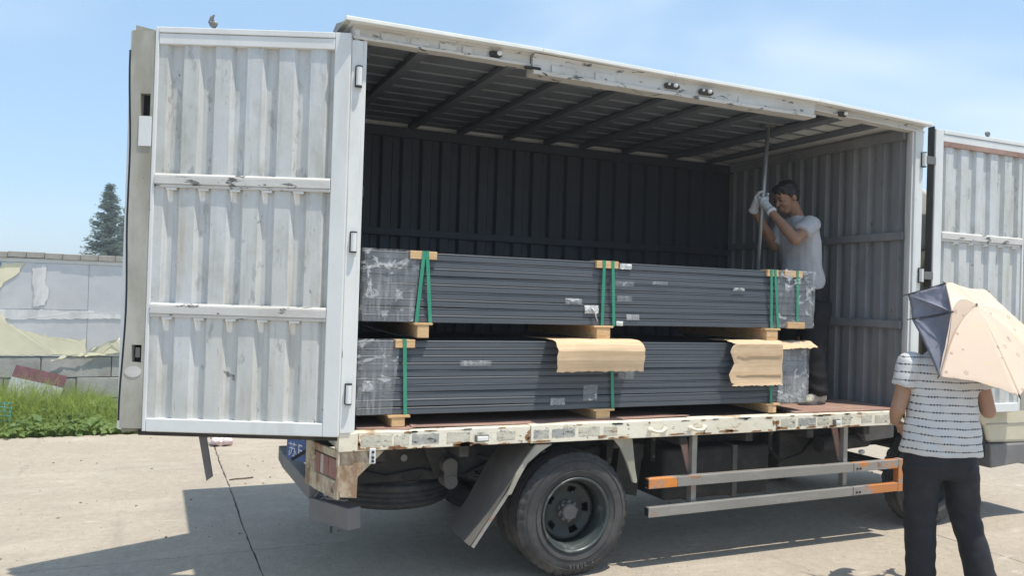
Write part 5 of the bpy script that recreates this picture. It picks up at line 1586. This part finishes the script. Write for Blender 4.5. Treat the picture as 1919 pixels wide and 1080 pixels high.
S = lambda z, a, b, f=0.: (Q(0, f, z), rt * a, fw * b)
mb.loft([S(.862, .232, .155, .005), S(.91, .231, .158, .005), S(.98, .222, .152), S(1.08, .207, .140), S(1.18, .204, .135), S(1.28, .208, .132), S(1.36, .205, .125), S(1.425, .172, .10), S(1.468, .10, .075, .01), S(1.495, .068, .062, .015)], 28)
for sh, el in ((lsh, lel), (rsh, rel)):
    d = fwd(sh, el); a = d.cross(fw).normalized(); b_ = a.cross(d)
    mb.ell(sh - up_ * .004, (.072, .072, .066))
    mb.loft([(sh, a * .070, b_ * .078), (sh + d * .07, a * .074, b_ * .084), (sh + d * .165, a * .076, b_ * .088)], 20)
remesh(mb, 'striped_top', striped_shirt(rt), wo_, .009, 2, disp=lambda p: .011 * nz3(V((p.x * 1.3, p.y * 1.3, p.z * .6)), 6) + .006 * nz3(p, 14) + .004 * math.sin((p.z + .5 * p.x) * 48 + 4 * nz3(p, 5)) * max(0, min(1, (1.2 - p.z) * 4)))
mb = MB()
mb.loft([S(.95, .195, .125), S(.87, .212, .142), S(.80, .215, .148), S(.74, .19, .135), S(.72, .15, .11)], 28)
for s, kn, an in ((-1, lkn, lan), (1, rkn, ran)):
    hp = Q(s * .105, 0, .80)
    mb.loft([(hp, rt * .112, fw * .135), (hp.lerp(kn, .5), rt * .099, fw * .108), (kn, rt * .090, fw * .094), (kn.lerp(an, .5), rt * .084, fw * .090), (an - up_ * .04, rt * .086, fw * .096)], 22)
remesh(mb, 'trousers', m_trou, wo_, .010, 2, disp=lambda p: .008 * nz3(V((p.x, p.y, p.z * .5)), 8) + .004 * nz3(V((p.x, p.y, p.z * 1.5)), 13) + .004 * math.sin(p.z * 55 + 5 * nz3(p, 5)) * (max(0, min(1, (.30 - p.z) * 5)) + max(0, 1 - abs(p.z - .5) * 9) + max(0, 1 - abs(p.z - .78) * 9)))
shoe(wo_, lan - fw * .07, lan + fw * .18, .001, m_chas, m_black)
shoe(wo_, ran - fw * .07 , ran + fw * .18 + rt * .05, .001, m_chas, m_black)

# ---------------------------------------------------------------- umbrella
def umb_mat():
    m = mat('peach_print_fabric', (.82, .655, .53), .55, layers=[((.78, .66, .50), 5, .45, .65, .5, 2)], mott=.03, bump=.25, bscale=9, spec=.3)
    n, l, b = nodes_of(m)
    src = b.inputs['Base Color'].links[0].from_socket
    t = n.new('ShaderNodeTexCoord')
    cur = src
    for sc, lo, hi, c, seed in ((13, .10, .17, (.36, .26, .20), 0), (13, -.1, .05, (.45, .32, .22), 0), (9, -.1, .12, (.86, .68, .38), 3)):
        mp_ = n.new('ShaderNodeMapping'); mp_.inputs['Location'].default_value = (seed, seed * 2, seed * .5)
        l.new(t.outputs['Object'], mp_.inputs['Vector'])
        vo = n.new('ShaderNodeTexVoronoi'); vo.inputs['Scale'].default_value = sc; vo.inputs['Randomness'].default_value = .95
        l.new(mp_.outputs[0], vo.inputs['Vector'])
        a = n.new('ShaderNodeMath'); a.operation = 'GREATER_THAN'; l.new(vo.outputs['Distance'], a.inputs[0]); a.inputs[1].default_value = lo
        bb = n.new('ShaderNodeMath'); bb.operation = 'LESS_THAN'; l.new(vo.outputs['Distance'], bb.inputs[0]); bb.inputs[1].default_value = hi
        mu = n.new('ShaderNodeMath'); mu.operation = 'MULTIPLY'; l.new(a.outputs[0], mu.inputs[0]); l.new(bb.outputs[0], mu.inputs[1])
        k = n.new('ShaderNodeMath'); k.operation = 'MULTIPLY'; l.new(mu.outputs[0], k.inputs[0]); k.inputs[1].default_value = .6
        mx = n.new('ShaderNodeMix'); mx.data_type = 'RGBA'; l.new(k.outputs[0], mx.inputs[0]); l.new(cur, mx.inputs[6]); mx.inputs[7].default_value = rgba(c)
        cur = mx.outputs[2]
    l.new(cur, b.inputs['Base Color'])
    tl = n.new('ShaderNodeBsdfTranslucent'); tl.inputs['Color'].default_value = (.92, .74, .60, 1)
    ms = n.new('ShaderNodeMixShader'); ms.inputs[0].default_value = .2
    l.new(b.outputs[0], ms.inputs[1]); l.new(tl.outputs[0], ms.inputs[2]); l.new(ms.outputs[0], n['Material Output'].inputs['Surface'])
    return m
m_peach = umb_mat()
m_lining = mat('silver_grey_lining', (.20, .205, .245), .35, layers=[((.28, .28, .34), 5, .45, .6, .7, 2)], bump=.35, bscale=9, mott=.05, spec=.5)
umb = tag(empty('umbrella', SH), 'peach folding umbrella with small printed marks and a silver-grey lining, tilted over the shoulder', 'umbrella')
A, Mm, Bp, D, D2, Cc, G, Ff, Ee = [V(p) for p in ((3.396, -.992, 1.893), (3.301, -1.113, 1.722), (3.156, -1.153, 1.353), (3.321, -.794, 1.822), (3.305, -.84, 1.671), (3.53, -1.373, 1.26), (3.775, -1.0, 1.852), (3.90, -1.20, 1.615), (3.85, -1.36, 1.37))]
H = V((3.525, -1.105, 1.768))
def panel(p0, p1, p2, name, m, bulge, scal, th, seed=0):
    """triangular panel hub p0, rim p1-p2; bulges outward, rim edge scalloped inward"""
    cen = (A + Bp + Cc + G + Ee) / 5
    nout = (H - cen).normalized() if seed < 10 else (p1 - p0).cross(p2 - p0).normalized()
    if seed >= 10 and nout.dot(p0 - V((3.55, -.9, 1.5))) < 0: nout = -nout
    mb = MB()
    def f(u, v):
        p = p0.lerp(p1.lerp(p2, u), v * (1 - scal * 4 * u * (1 - u) * v))
        w = math.sin(math.pi * min(1, v)) * bulge
        return p + nout * (w - .03 * 4 * u * (1 - u) * v * (1 - v) * 2 + .004 * nz3((u * 5 + seed, v * 5, seed)) * 4 * u * (1 - u) + .006 * nz3((u * 2.5, v * 12 * u, seed + 9)) * v * 4 * u * (1 - u))
    mb.grid(f, 14, 14, nout * -th)
    return mb.build(name, m, umb, world=True, smooth=True)
ring = [A, Mm, Bp, Cc, Ee, Ff, G]
for i in range(7):
    p1, p2 = ring[i], ring[(i + 1) % 7]
    panel(H, p1, p2, 'canopy_panel', m_peach, .055, .05 if i > 1 else .015, .003, i)
for i, (a, b, c) in enumerate(((Mm, A, D), (Mm, D, D2), (Mm, D2, Bp))):
    panel(a, b, c, 'lining_panel', m_lining, -.02, .03, .003, 20 + i)
for i, p in enumerate(ring):
    mb = MB(); n0 = V((.15, .45, -.1)) * .04
    mid = H.lerp(p, .5); 
    mb.tube([H + n0, mid + V((.25, .85, -.3)).normalized() * .03, p], .0028, 6); r_ = mb.build('rib', m_chas, umb, world=True, smooth=True)
    mb = MB(); d = fwd(H, p); mb.cap(p - d * .006, p + d * .014, .0045, .003, 6); mb.build('rib_tip', m_black, r_, world=True, smooth=True)
for a, b in ((D, A), (D2, Mm)):
    mb = MB(); ex_ = fwd(b, a) * .03; mb.tube([b, a, a + ex_], .0032, 6); mb.build('rib', m_chas, umb, world=True)
mb = MB(); mb.tube([SH - SD * .08, H + SD * .01], .006, 10); sh_ = mb.build('shaft', m_steel, umb, world=True, smooth=True)
mb = MB(); mb.cap(SH - SD * .12, SH + SD * .05, .014, .013); mb.build('handle', m_black, umb, world=True, smooth=True)
mb = MB(); mb.cap(H + SD * .0, H + SD * .012, .006, .004); mb.build('ferrule', m_peach, umb, world=True, smooth=True)
